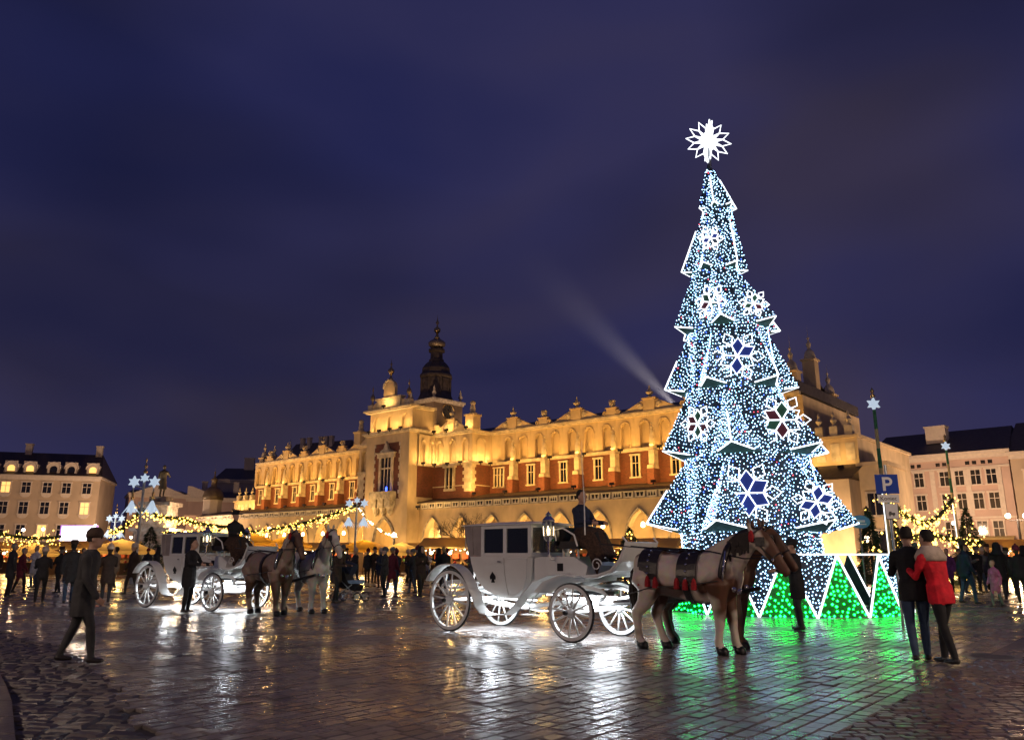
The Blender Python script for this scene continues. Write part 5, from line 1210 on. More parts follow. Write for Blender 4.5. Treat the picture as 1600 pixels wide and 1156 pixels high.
for ti, (y0, y1, xl, xr, rdeg, rt) in enumerate(tiers):
    rot = math.radians(rdeg); d0, d1 = ray(xl, y1), ray(xr, y1); xL, xR = d0.x/d0.y*TY-TX, d1.x/d1.y*TY-TX
    cc = [math.cos(rot+2*PI*k/NPT) for k in range(NPT)]; R = (xR-xL)/(max(cc)-min(cc)); cx = xR-R*max(cc)
    z1 = ty(y1); drop = .08*R+.03; rb = .70*R
    if prev is None:
        ctop = at_depth(1107, 258, TY).x-TX; top = [(ctop+rt*math.cos(rot+PI*k/NPT), rt*math.sin(rot+PI*k/NPT), ty(y0)) for k in range(n)]
    else: top = [(prev[0]+prev[1]*math.cos(rot+PI*k/NPT), prev[1]*math.sin(rot+PI*k/NPT), prev[2]+.03) for k in range(n)]
    bot = [(cx+rb*math.cos(rot+PI*k/NPT), rb*math.sin(rot+PI*k/NPT), z1-drop) for k in range(n)]
    pm = MB(); pm.add(top+bot, [(i, n+i, n+(i+1)%n, (i+1)%n) for i in range(n)]+[tuple(range(2*n-1,n-1,-1))]); pnl = pm.build('tier', M['net'], tree)
    def fill3(a, b, c):
        far = (a.y+b.y+c.y)/3 > .45*R
        led_fill(a, b, c, .097 if not far else .26, .0195, .02, pick_white)
    for k in range(n):
        q = [Vector(v) for v in (top[k], bot[k], bot[(k+1)%n], top[(k+1)%n])]; fill3(q[0], q[1], q[2]); fill3(q[0], q[2], q[3]); facets.append((ti, k, q))
    for k in range(0, n, 2):
        C_ = Vector(bot[k]); S_ = Vector(top[k]).lerp(C_, .06); th = rot+PI*k/NPT; T_ = Vector((cx+R*math.cos(th), R*math.sin(th), z1)); A_ = C_.lerp(Vector(bot[(k-1)%n]), .80); B_ = C_.lerp(Vector(bot[(k+1)%n]), .80)
        S_ = S_+Vector((math.cos(th), math.sin(th), 0))*.02
        fm_ = MB(); fm_.add([S_, A_, T_, B_], [(0,1,2),(0,2,3)]); fp = fm_.build('corner_flap', M['net'], pnl)
        um = MB(); um.add([T_-Vector((0,0,.012)), A_, C_, B_], [(0,1,2),(0,2,3)]); um.build('flap_underside', M['under'], pnl)
        fill3(S_, A_, T_); fill3(S_, T_, B_); facets.append((ti, k, [S_, A_, T_, B_]))
        tm = MB(); tm.cyl(T_, T_.lerp(A_, .7), .022, .022, 5); tm.cyl(T_, T_.lerp(B_, .7), .022, .022, 5)
        if (k//2+ti) % 2 == 0: o_ = Vector((math.cos(th), math.sin(th), 0))*.03; tm.cyl(T_+o_, T_.lerp(S_, .55 if ti > 1 else .7)+o_, .022, .022, 5)
        tm.build('led_tube', M['tube'], pnl)
    prev = (cx, rb, z1-drop)
# snowflake ornaments on the panels
def flake(px, py, R, fills, yaw, tiltx, off=.12, star=False, arms=6):
    """tube snowflake standing just off the tier surface below the given pixel"""
    d = ray(px, py); o3 = Vector((-TX, -TY, CAMH)); dirv = Vector((d.x, d.y, d.z)).normalized(); best = None
    for ti, k, q in facets:
        for tri in ((q[0],q[1],q[2]), (q[0],q[2],q[3])):
            nn = (tri[1]-tri[0]).cross(tri[2]-tri[0]); dn = nn.dot(dirv)
            if abs(dn) < 1e-9: continue
            t = nn.dot(tri[0]-o3)/dn; p = o3+dirv*t; ok = t > 0
            for i in range(3):
                if (tri[(i+1)%3]-tri[i]).cross(p-tri[i]).dot(nn) < -1e-6: ok = False
            if ok and (best is None or t < best[0]): best = (t, p, nn.normalized())
    if best is None: return
    t, p, nn = best; nn = -nn if nn.y > 0 else nn; nn = (nn-dirv*.7).normalized(); p = p-dirv*(off+.10)
    zax = nn; xax = Vector((0,0,1)).cross(zax).normalized(); yax = zax.cross(xax)
    mp_ = lambda a, r, h=0: p+xax*(r*math.sin(a))+yax*(r*math.cos(a))+zax*h
    mb = MB(); st = 2*PI/arms
    for i in range(arms):
        a = i*st+yaw
        b_ = a+st/2
        mb.cyl(mp_(b_,0), mp_(b_,R*.48), .019, .019, 5)
        mb.tube([mp_(b_-st,R*.48), mp_(a,R*.74), mp_(b_,R*.48)], .018, 5)
        mb.tube([mp_(b_,R*.48), mp_(b_-st*.25,R*.80), mp_(b_,R*1.04), mp_(b_+st*.25,R*.80), mp_(b_,R*.48)], .018, 5)
    f_ = mb.build('snowflake', M['tube'], tree)
    for i, m in enumerate(fills):
        if m is None: continue
        a = i*st+yaw; fm_ = MB(); fm_.add([mp_(a,.05,-.02), mp_(a-st/2*.9,R*.47,-.02), mp_(a,R*.72,-.02), mp_(a+st/2*.9,R*.47,-.02)], [(3,2,1,0)]); fm_.build('coloured_pane', M[m], f_)
B_, R_, G_ = 'fblue', 'fred', 'fgreen'
flake(1168,770, .84, (B_,B_,B_,B_,B_,None), .0, 0); flake(1276,784, .60, (B_,B_,None,B_,B_,None), .2, 0); flake(1222,656, .72, (G_,None,None,R_,G_,R_), .05, 0)
flake(1090,662, .56, (G_,None,R_,G_,R_,R_), .1, 0); flake(1152,556, .72, (B_,B_,None,B_,None,None), .1, 0); flake(1178,474, .42, (G_,None,R_,None,G_,None), .2, 0)
flake(1110,472, .56, (None,None,G_,None,R_,G_), .3, 0); flake(1110,372, .40, (None,B_,None,None,B_,None), .0, 0)
# crowning snowflake: two crossed rosettes
sp_ = at_depth(1107, 221, TY); mb = MB()
for rot in (0, PI/2):
    ca, sa = math.cos(rot), math.sin(rot); Rs = .74*(1 if rot == 0 else .92)
    pt = lambda a, r: (sp_.x-TX+r*math.sin(a)*ca, r*math.sin(a)*sa, sp_.z+r*math.cos(a))
    for i in range(12):
        a = i*PI/6+.13
        mb.tube([pt(a,.20), pt(a-PI/12,Rs*.64), pt(a,Rs), pt(a+PI/12,Rs*.64), pt(a,.20)], .021, 5)
mb.ball((sp_.x-TX,0,sp_.z), .24, 10, 7); mb.build('crown_snowflake', M['tube'], tree)
mb = MB(); mb.cyl((sp_.x-TX,0,ty(262)), (sp_.x-TX,0,sp_.z-.2), .05, .05, 6); mb.build('crown_pole', M['steel'], tree)
# trunk cone below the lowest tier
tk = MB(); n = 12; zt0, zt1 = prev[2]+.1, .02
top = [(prev[0]*.5+1.95*math.cos(2*PI*k/n), 1.95*math.sin(2*PI*k/n), zt0) for k in range(n)]; bot = [(.25+2.0*math.cos(2*PI*k/n), 2.0*math.sin(2*PI*k/n), zt1) for k in range(n)]
tk.add(top+bot, [(i, n+i, n+(i+1)%n, (i+1)%n) for i in range(n)]); tk.build('trunk_cone', M['net'], tree)
for k in range(n):
    if 2*PI*(k+.5)/n > PI-.4: led_fill(top[k], bot[k], bot[(k+1)%n], .10, .0205, .02, pick_white); led_fill(top[k], bot[(k+1)%n], top[(k+1)%n], .10, .0205, .02, pick_white)
for k_, nm in (('led','white_led_lights'), ('ledb','blue_led_lights'), ('ledr','red_led_lights')): stuff(dots[k_].build(nm, M[k_], tree))
# zigzag skirt round the foot
sk = thing('light_fence', 'zigzag fence of green led triangles edged with white tubes round the tree foot', 'light fence', (7.55, 22.75, 0), 0)
NS = 16; RB, RT, HS = 3.42, 3.28, 1.50; ph = -PI/2-.06
gd = MB(); wd_ = MB(); tb = MB()
bt = [(RB*math.cos(ph+2*PI*k/NS), RB*math.sin(ph+2*PI*k/NS), .02) for k in range(NS)]; tp = [(RT*math.cos(ph+2*PI*(k+.5)/NS), RT*math.sin(ph+2*PI*(k+.5)/NS), HS) for k in range(NS)]
for k in range(NS):
    a, b, c3 = Vector(bt[k]), Vector(bt[(k+1)%NS]), Vector(tp[k])
    pm = MB(); nrm = Vector((a.x+b.x, a.y+b.y, 0)).normalized()*.05
    pm.add([a,b,c3,a-nrm,b-nrm,c3-nrm], [(0,1,2),(5,4,3),(0,3,4,1),(1,4,5,2),(2,5,3,0)]); pm.build('triangle_panel', M['under'], sk)
    led_fill(a, b, c3, .125 if c3.y < .8 else .2, .030, .025, lambda: gd)
    for e0, e1 in ((a,c3),(c3,b)): tb.cyl(e0+nrm*.6, e1+nrm*.6, .028, .028, 5)
    tb.cyl(tp[k], tp[(k+1)%NS], .02, .02, 5)
    if k in (0, NS-1, NS-3, 2):
        a2, b2 = Vector(tp[k-1]), Vector(tp[k]); v2 = Vector(bt[k]); pm = MB(); pm.add([a2,v2,b2], [(0,1,2)]); pm.build('inverted_panel', M['net'], sk); led_fill(a2, v2, b2, .09, .021, .025, lambda: wd_)
stuff(gd.build('green_led_lights', M['ledg'], sk)); stuff(wd_.build('white_led_lights', M['led'], sk)); tb.build('led_tube', M['tube'], sk)
# ------------------------------------------------------------------ market, poles, garlands
M['starlit'] = glow('lit_white_ornament', (.66,.82,1.0), .65)
M['pole_gold'] = mat('gold_banded_pole', (.60,.47,.22), .5); M['pole_grey'] = mat('pale_grey_pole', (.45,.48,.48), .5)
def star_poly(r0, r1, n=6): return [((r0 if i % 2 == 0 else r1)*math.sin(PI*i/n), (r0 if i % 2 == 0 else r1)*math.cos(PI*i/n)) for i in range(2*n)]
def star(mb, c, r, t=.06): 
    mb.M = Matrix.Translation(c); mb.prism_xz(star_poly(r, r*.52), -t, t); mb.M = None
def deco_pole(label, px, Y, top_py):
    p = at_depth(px, 866, Y); zt_ = at_depth(px, top_py, Y).z
    r = thing('decorated_pole', label, 'lamp pole', (p.x, p.y, 0), 0, 'star and bell lamp poles')
    mb = MB(); mb.tube([(0,0,0),(0,0,zt_-1.2)], [.09,.06], 8); mb.lathe([(.22,0),(.2,.4),(.1,.6)], n=8); mb.build('post', M['pole_grey'], r)
    mb = MB(); mb.lathe([(.05,0),(.12,.1),(.05,.2),(.03,.3),(.10,.4),(.03,.5),(.02,.65),(.06,.72),(.0001,.9)], (0,0,zt_-.9), 8); mb.build('gold_finial', M['gold'], r, True)
    mb = MB(); star(mb, (0,0,zt_-1.15), .26); mb.build('lit_star', M['starlit'], r)
    for s in (-1, 1):
        mb = MB(); mb.tube([(0,0,zt_-1.7),(s*.3,0,zt_-1.6),(s*.55,0,zt_-1.55)], .03, 5); mb.tube([(0,0,zt_-2.9),(s*.3,0,zt_-2.6),(s*.55,0,zt_-2.4)], .03, 5); mb.cyl((s*.55,0,zt_-2.4), (s*.55,0,zt_-1.5), .03, .03, 5); mb.build('arm', M['pole_grey'], r)
        mb = MB(); star(mb, (s*.55,0,zt_-1.35), .33); mb.build('lit_star', M['starlit'], r)
        mb = MB(); mb.lathe([(.05,0),(.10,.1),(.05,.2),(.08,.3),(.03,.45)], (s*.55,0,zt_-2.3), 8); mb.build('gold_ball', M['gold'], r, True)
        mb = MB()                                                     # bell-shaped lit flower of six petals
        for k in range(6):
            a = 2*PI*k/6; mb.prism_xz([(0,0),(0,0.001),(0,.0)], 0, 0) if False else mb.add([(s*.55,0,zt_-2.35),(s*.55+.22*math.cos(a-.5),.22*math.sin(a-.5),zt_-2.7),(s*.55+.55*math.cos(a),.55*math.sin(a),zt_-3.15),(s*.55+.22*math.cos(a+.5),.22*math.sin(a+.5),zt_-2.7)], [(0,1,2,3)])
        mb.lathe([(.06,0),(.16,-.2),(.20,-.5),(.26,-.62)], (s*.55,0,zt_-2.35), 8); mb.build('lit_bell', M['starlit'], r)
    return r, zt_
dp1, z1_ = deco_pole('tall pole with lit stars and bells standing left of the monument statue', 213, 42, 714)
dp2, z2_ = deco_pole('pole with lit stars and bells in front of the hall entrance', 554, 57, 757)
dp3, z3_ = deco_pole('farther pole with lit stars and bells low above the left stalls', 174, 70, 786)
def garland(label, pts, sag, n, spread=.22, green=True, bulb='bulb', r=.045, fir_r=.10, per=1):
    """pts: world points; a sagging swag with bulbs"""
    g = thing('light_garland', label, 'garland', tuple(pts[0]), 0, 'strings of amber fairy lights')
    o0 = Vector(pts[0]); path = []
    for a, b in zip(pts, pts[1:]):
        a, b = Vector(a), Vector(b)
        for i in range(13): t = i/12; path.append(a.lerp(b, t)-Vector((0,0,sag*4*t*(1-t)))-o0)
    mb = MB(); mb.tube(path, fir_r if green else .02, 6); 
    if green:
        for i in range(n*5):
            k = rnd.randrange(len(path)-1); p = path[k].lerp(path[k+1], rnd.random()); d = Vector((rnd.gauss(0,1),rnd.gauss(0,1),rnd.gauss(0,1))).normalized()
            q = p+d*fir_r*2.2; sd = d.cross(Vector((.3,.2,.9))).normalized()*.035; mb.add([p+sd,p-sd,q], [(0,1,2)])
    mb.build('fir_rope' if green else 'cable', M['fir'] if green else M['iron'], g)
    mb = MB()
    for i in range(n):
        k = rnd.randrange(len(path)-1); p = path[k].lerp(path[k+1], rnd.random()); dot(mb, p+Vector((rnd.gauss(0,spread),rnd.gauss(0,spread),rnd.gauss(0,spread*.9)-spread*.6)), r*rnd.choice((.55,.7,.9,1.1,1.5)))
    stuff(mb.build('fairy_lights', M[bulb], g)); return g
pt1 = Vector((dp1.location.x, dp1.location.y, at_depth(213,796,42).z)); pt2 = Vector((dp2.location.x, dp2.location.y, at_depth(556,789,57).z))
garland('thick amber garland running from the left decorated pole toward the rear coach', [pt1, at_depth(285,811,48), at_depth(362,823,54)], .12, 230, .16)
garland('short amber garland falling steeply left of the left decorated pole', [pt1, at_depth(172,832,46)], .3, 70, .12)
garland('long amber garland rising to the decorated pole before the hall entrance', [at_depth(366,832,62), at_depth(462,820,60), pt2], .12, 330, .20)
garland('single bulb string sagging from the entrance pole to the lamp at its right', [pt2, at_depth(622,838,54)], .5, 34, .02, False, 'bulbw', .06)
garland('low amber garland above the stalls behind the rear coach', [at_depth(255,832,66), at_depth(345,828,66)], .1, 120, .16)
garland('low amber garland along the stalls at the far left edge', [at_depth(-5,832,60), at_depth(95,838,60)], .25, 150, .3)
M['yellow_canvas'] = canvas_mat('yellow_canvas', (.66,.38,.06))
def parasol(label, px, py, Y, W, mt):
    p = at_depth(px, 866, Y); zt_ = at_depth(px, py, Y).z
    r = thing('parasol', label, 'parasol', (p.x, p.y, 0), rnd.random(), 'market parasols')
    mb = MB(); mb.lathe([(W/2,-.95),(W/2,-.72),(W*.25,-.28),(.06,0),(.0001,.05)], (0,0,zt_), 8); mb.v = mb.v; mb.f = [f for f in mb.f if len(f) == 4]; mb.m = [0]*len(mb.f); mb.build('canopy', mt, r)
    mb = MB(); mb.cyl((0,0,0), (0,0,zt_), .035, .03, 6); mb.lathe([(.3,0),(.3,.08),(.05,.1)], n=10); mb.build('pole', M['wood'], r)
    mb = MB()
    for k in range(8): a = 2*PI*k/8; mb.cyl((0,0,zt_-.05), (W/2*.98*math.cos(a),W/2*.98*math.sin(a),zt_-.75), .015, .015, 4)
    mb.build('ribs', M['wood'], r)
    mb = MB()
    for k in range(5): a = 2*PI*k/5; mb.ball((.5*math.cos(a),.5*math.sin(a),zt_-.62), .07, 6, 4)
    mb.build('bulb', M['bulbw'], r); lamp('POINT', 'parasol_lamp', (0,0,zt_-.95), 220, WARM, r, .15)
for a in (('wide cream parasol over lit stalls left of the rear coach',188,842,50,4.2,M['canvas']),('yellow parasol half behind the rear coach driver',388,832,60,4.2,M['yellow_canvas']),('bright yellow parasol between the rear horses and the entrance pole',568,843,62,4.6,M['yellow_canvas']),
  ('cream parasol with a bright bulb right of the entrance pole',627,847,58,3.6,M['canvas']),('cream parasol near the left edge of the market',52,848,56,3.6,M['canvas']),('yellow parasol above the rear horses',446,838,68,4.4,M['yellow_canvas'])): parasol(*a)
def stall(label, px, Y, W, rz=0.0, tone=None):
    p = at_depth(px, 866, Y); r = thing('market_stall', label, 'stall', (p.x, p.y, 0), rz, 'wooden market stalls'); r.scale = (1,1,.82)
    mb = MB()
    for i in range(10): mb.box(-W/2+W*i/10+.01, -W/2+W*(i+1)/10-.01, -1.0, -.94, 0, 1.0)
    mb.build('counter_boards', M['wood'], r)
    mb = MB(); mb.box(-W/2-.1, W/2+.1, -1.25, -.85, 1.0, 1.05); mb.build('counter_top', M['wood'], r)
    mb = MB(); mb.box(-W/2, W/2, .95, 1.0, 0, 2.5); mb.box(-W/2, -W/2+.05, -.9, .95, 0, 2.5); mb.box(W/2-.05, W/2, -.9, .95, 0, 2.5); mb.build('back_wall', M['wood'], r)
    mb = MB(); mb.add([(-W/2-.3,-1.5,2.35),(W/2+.3,-1.5,2.35),(W/2+.3,0,3.1),(-W/2-.3,0,3.1),(-W/2-.3,1.2,2.5),(W/2+.3,1.2,2.5)], [(0,1,2,3),(3,2,5,4)]); mb.add([(-W/2-.3,-1.5,2.28),(W/2+.3,-1.5,2.28),(W/2+.3,0,3.03),(-W/2-.3,0,3.03)], [(3,2,1,0)]); mb.build('roof', M['canvas'], r)
    for s in (-1, 1): mb = MB(); mb.box(s*W/2-.05, s*W/2+.05, -1.2, -1.1, 0, 2.4); mb.build('post', M['wood'], r)
    mb = MB()
    for i in range(14): mb.ball((-W/2+W*i/13, -1.45, 2.2-.08*(i%2)), .045, 6, 4)
    for i in range(3): mb.ball((-W/3+W*i/3, -1.35, 1.95), .13, 8, 6)
    stuff(mb.build('fairy_lights', M['bulbw'], r))
    for i in range(int(W*2.2)):
        h = rnd.uniform(.12,.4); x = -W/2+.25+i*.45; mb = MB(); mb.box(x-.15, x+.15, .2-.15, .2+.15, 1.06, 1.06+.02) if False else mb.lathe([(.09,0),(.12,h*.5),(.06,h*.8),(.03,h)], (x,-1.02,1.055), 8)
        mb.build('jar', fabric('goods %d' % (i % 4), ((.4,.05,.04),(.5,.35,.1),(.08,.2,.08),(.5,.45,.4))[i % 4]), r)
    mb = MB()
    for i in range(int(W*1.5)): x = -W/2+.4+i*.62; mb.box(x-.2, x+.2, .6, .9, 1.5, 1.9)
    mb.build('shelf_goods', fabric('goods red', (.4,.08,.04)), r)
    lamp('POINT', 'stall_lamp', (0,-.5,2.1), 320, WARM, r, .15)
for a in (('long wooden stall with lit goods at the left edge of the square',20,66,7,.1),('wooden stall with warm lights under the cream parasols on the left',150,62,6,.1),('wooden stall lit amber behind the rear horses',430,74,7,-.25),('low wooden stall under the bright yellow parasol',520,70,6,-.3),
   ('wooden stall with bright amber lamp just left of the near coach',712,50,3.6,-.2),('wooden stall with lit counter right of the entrance steps',660,72,5,-.4),('wooden stall lit orange seen through the coach windows',850,46,6,-.3),('wooden stall beside the green fir under the arches',985,52,6,-.4),('wooden stall with warm light in front of the pink house',1575,56,6,-.6)): stall(*a)
# lit screen
p = at_depth(118, 866, 70); sc0 = thing('lit_screen', 'bright white screen with a violet frame above the left market', 'screen', (p.x, p.y, 0), .05)
mb = MB(); mb.box(-1.6, 1.6, 0, .2, 2.55, 4.05); mb.build('panel_back', glow('violet_frame', (.5,.15,.7), 1.2, 'NONE'), sc0)
mb = MB(); mb.box(-1.48, 1.48, -.02, -.002, 2.66, 3.95); mb.build('screen_face', glow('white_screen', (1,.92,1), 2.2), sc0)
mb = MB()
for s in (-1, 1): mb.box(s*1.3-.06, s*1.3+.06, .05, .15, 0, 2.55)
mb.build('legs', M['iron'], sc0)
# street lamps, then fill lamps added out of view
def street_lamp(label, px, py, Y, power, bulbs=1, col=SODIUM, bm='bulbw'):
    p = at_depth(px, py, Y); r = thing('street_lamp', label, 'street lamp', (p.x, p.y, 0), 0, 'street lamps round the square')
    mb = MB(); mb.tube([(0,0,0),(0,0,p.z-.35)], [.08,.05], 8); mb.lathe([(.18,0),(.16,.5),(.08,.7)], n=8)
    if bulbs == 2: mb.tube([(-.7,0,p.z-.35),(-.6,0,p.z-.5),(0,0,p.z-.45),(.6,0,p.z-.5),(.7,0,p.z-.35)], .03, 6)
    mb.build('post', M['iron'], r)
    for s in ((0,) if bulbs == 1 else (-.7, .7)):
        mb = MB(); mb.ball((s,0,p.z-.14), .2, 10, 7); mb.build('globe', M[bm], r, True); lamp('POINT', 'street_lamp_light', (s,-.45,p.z+.1), power, col, r, .25)
street_lamp('street lamp left of the lit screen with cool glow', 151, 834, 68, 500, 1, COOL, 'bulbc'); street_lamp('tall amber street lamp right of the lit screen', 149, 820, 74, 1600); street_lamp('amber street lamp before the dormered house', 37, 826, 104, 4200); street_lamp('second amber street lamp before the dormered house', 68, 825, 108, 4200)
street_lamp('amber street lamp above the rear coach roof', 290, 830, 74, 1800); street_lamp('twin-globe street lamp at the right edge', 1588, 803, 62, 2600, 2); street_lamp('street lamp in front of the long pink house', 1490, 815, 78, 4300); street_lamp('street lamp at the left end of the long pink house', 1428, 822, 80, 3600); street_lamp('small amber lamp among the stalls behind the rear horses', 421, 824, 78, 900); street_lamp('small white-amber lamp beside the entrance arch', 616, 833, 66, 700); street_lamp('street lamp hidden among stalls near the pink classical house', 205, 838, 126, 5200); street_lamp('street lamp beside the domed church', 312, 842, 112, 3400)
street_lamp('street lamp at the corner pavilion behind the tree', 1352, 838, 42, 1200)
for lb, x, y, pw in (('added fill lamp out of view on the near side of the square, left of the viewer', -14.0, 5.0, 1800), ('added fill lamp out of view on the near side of the square, right of the viewer', 15.0, 4.0, 2500), ('added fill lamp behind the viewer toward the left', -15.0, -11.0, 1300), ('added fill lamp behind the viewer toward the right', 15.0, -12.0, 2200)):  # unseen lamps added on the camera side to brighten the dark foreground
    r = thing('street_lamp', lb, 'street lamp', (x, y, 0), 0, 'street lamps round the square')
    mb = MB(); mb.tube([(0,0,0),(0,0,6.6)], [.08,.05], 8); mb.lathe([(.18,0),(.16,.5),(.08,.7)], n=8); mb.build('post', M['iron'], r)
    mb = MB(); mb.ball((0,0,6.8), .2, 10, 7); mb.build('globe', M['bulbw'], r, True); lamp('POINT', 'street_lamp_light', (0,.45,6.9), pw, (1,.73,.53), r, .25)
# right-hand maypoles with garlands and firs
def maypole(label, px, Y, top_py):
    p = at_depth(px, 866, Y); zt_ = at_depth(px-10, top_py, Y).z
    r = thing('festive_pole', label, 'pole', (p.x, p.y, 0), 0, 'green and gold striped poles'); mb = MB(); nseg = 9
    for i in range(nseg): mb.cyl((0,0,(zt_-.8)*i/nseg), (0,0,(zt_-.8)*(i+1)/nseg), .11-.005*i, .105-.005*i, 8, 0 if i < 5 or i % 2 else 1)
    mb.build('shaft', [M['pole_gold'], mat('green_garland_wrap', (.05,.20,.09), .8, var=.4, scale=12)], r)
    mb = MB(); star(mb, (0,0,zt_-.55), .30); mb.build('lit_star', M['starlit'], r)
    mb = MB(); mb.lathe([(.03,0),(.12,.1),(.04,.22),(.09,.32),(.0001,.5)], (0,0,zt_-.3), 8); mb.build('gold_finial', M['gold'], r, True)
    mb = MB(); mb.cyl((-.10,-.1,.9), (-.10,-.1,zt_*.55), .02, .02, 5); mb.build('light_tube', M['tube'], r)
    return r, zt_
mp1, mz1 = maypole('tall green and gold festive pole with a lit star right of the tree', 1391, 33, 612)
mp2, mz2 = maypole('farther festive pole with a lit star before the pink house', 1500, 47, 683)
def fir(label, loc, h, R, lights=0):
    r = thing('fir_tree', label, 'fir tree', loc, rnd.random()*6, 'small firs by the festive poles'); mb = MB(); mb.cyl((0,0,0), (0,0,h*.97), .07, .02, 6); mb.build('trunk', M['bark'], r)
    mb = MB()
    for i in range(int(900*h)):
        t = rnd.random()**.7; z = h*(.08+.9*(1-t)); rr = R*t*(.55+.45*rnd.random())*(1+.2*math.sin(z*9)); a = rnd.random()*2*PI
        p_ = Vector((rr*math.cos(a), rr*math.sin(a), z-.12*rr)); d = Vector((math.cos(a), math.sin(a), -.3+rnd.gauss(0,.3))).normalized(); sd = d.cross(Vector((rnd.gauss(0,1),rnd.gauss(0,1),1))).normalized()*.03; mb.add([p_+sd,p_-sd,p_+d*rnd.uniform(.1,.24)], [(0,1,2)])
    stuff(mb.build('crown', M['fir'], r))
    if lights:
        mb = MB()
        for i in range(lights): t = rnd.random()**.6; a = rnd.random()*2*PI; dot(mb, (R*t*math.cos(a), R*t*math.sin(a), h*(.08+.9*(1-t))), .05)
        stuff(mb.build('fairy_lights', M['bulb'], r))
b1 = mp1.location; b2 = mp2.location
fir('dark fir beside the nearer festive pole', (b1.x-.55,b1.y+.5,0), 3.6, .75, 14); fir('fir on the right side of the nearer festive pole', (b1.x+.6,b1.y+.6,0), 3.0, .7, 40); fir('dark fir at the foot of the farther festive pole', (b2.x+.9,b2.y+.4,0), 4.4, 1.3, 16); fir('small fir hung with amber lights between the festive poles', tuple(at_depth(1455,866,40))[:2]+(0,), 2.4, 1.5, 200); fir('bushy fir with few lights under the hall arches right of the coach', tuple(at_depth(985,866,40))[:2]+(0,), 2.9, 1.3, 30); fir('dark rounded fir behind the left decorated pole', tuple(at_depth(232,866,58))[:2]+(0,), 3.6, 1.6, 0); fir('broad fir with amber lights right of the farther festive pole', tuple(at_depth(1512,866,42))[:2]+(0,), 1.9, 1.5, 90)
garland('fir swag thick with amber lights between the two festive poles', [Vector((b1.x,b1.y,at_depth(1391,775,33).z)), at_depth(1445,818,38), Vector((b2.x,b2.y,at_depth(1490,780,47).z))], .2, 260, .22)
garland('lower curtain of amber lights hanging under the fir swag', [at_depth(1398,842,34), at_depth(1450,832,37), at_depth(1532,848,42)], .1, 300, .28)
# searchlight behind the hall roof with its shaft of lit mist
sa, sb = at_depth(1062, 640, 100), at_depth(770, 350, 96); dv = sb-sa
sl = thing('searchlight', 'searchlight behind the hall roof throwing a pale beam up into the sky', 'searchlight', tuple(sa), 0)
mb = MB(); q_ = dv.normalized(); mb.cyl(-q_*1.2, -q_*.1, .45, .5, 12); mb.cyl((0,0,-2.5), -q_*.6, .2, .2, 8); mb.build('housing', M['iron'], sl)
mb = MB(); mb.tube([q_*.3, dv*.25, dv*.5, dv*.75, dv], [.7,1.7,2.9,4.1,5.4], 20)
bm_, bn, bl_, bpn = newmat('lit_mist'); bn.remove(bpn); pv = bn.new('ShaderNodeVolumePrincipled'); pv.inputs['Color'].default_value = (.95,.93,1,1); pv.inputs['Anisotropy'].default_value = 0
bt0 = bn.new('ShaderNodeTexCoord'); vm = bn.new('ShaderNodeVectorMath'); vm.operation = 'DOT_PRODUCT'; vm.inputs[1].default_value = tuple(dv/dv.length_squared); bl_.new(bt0.outputs['Object'], vm.inputs[0])
pj = bn.new('ShaderNodeVectorMath'); pj.operation = 'SCALE'; pj.inputs[0].default_value = tuple(dv); bl_.new(vm.outputs['Value'], pj.inputs['Scale'])
sb_ = bn.new('ShaderNodeVectorMath'); sb_.operation = 'DISTANCE'; bl_.new(bt0.outputs['Object'], sb_.inputs[0]); bl_.new(pj.outputs[0], sb_.inputs[1])
rw = bn.new('ShaderNodeMath'); rw.operation = 'MULTIPLY_ADD'; rw.inputs[1].default_value = 4.9; rw.inputs[2].default_value = .6; bl_.new(vm.outputs['Value'], rw.inputs[0])
rd = bn.new('ShaderNodeMath'); rd.operation = 'DIVIDE'; bl_.new(sb_.outputs['Value'], rd.inputs[0]); bl_.new(rw.outputs[0], rd.inputs[1])
r1_ = bn.new('ShaderNodeMapRange'); r1_.interpolation_type = 'SMOOTHSTEP'; r1_.inputs[1].default_value = 1.0; r1_.inputs[2].default_value = 0.0; r1_.inputs[3].default_value = 0; r1_.inputs[4].default_value = 1; bl_.new(rd.outputs[0], r1_.inputs[0])
r2_ = bn.new('ShaderNodeMapRange'); r2_.interpolation_type = 'SMOOTHSTEP'; r2_.inputs[1].default_value = .97; r2_.inputs[2].default_value = 0.1; r2_.inputs[3].default_value = 0; r2_.inputs[4].default_value = .009; bl_.new(vm.outputs['Value'], r2_.inputs[0])
mu = bn.new('ShaderNodeMath'); mu.operation = 'MULTIPLY'; bl_.new(r1_.outputs[0], mu.inputs[0]); bl_.new(r2_.outputs[0], mu.inputs[1]); bl_.new(mu.outputs[0], pv.inputs['Density'])
bl_.new(pv.outputs[0], bn['Material Output'].inputs['Volume']); stuff(mb.build('beam', bm_, sl))
lamp('SPOT', 'searchlight_lamp', tuple(q_*.05), 60000, (1,.9,.85), sl, .2, aim=tuple(dv), spot=math.radians(24))
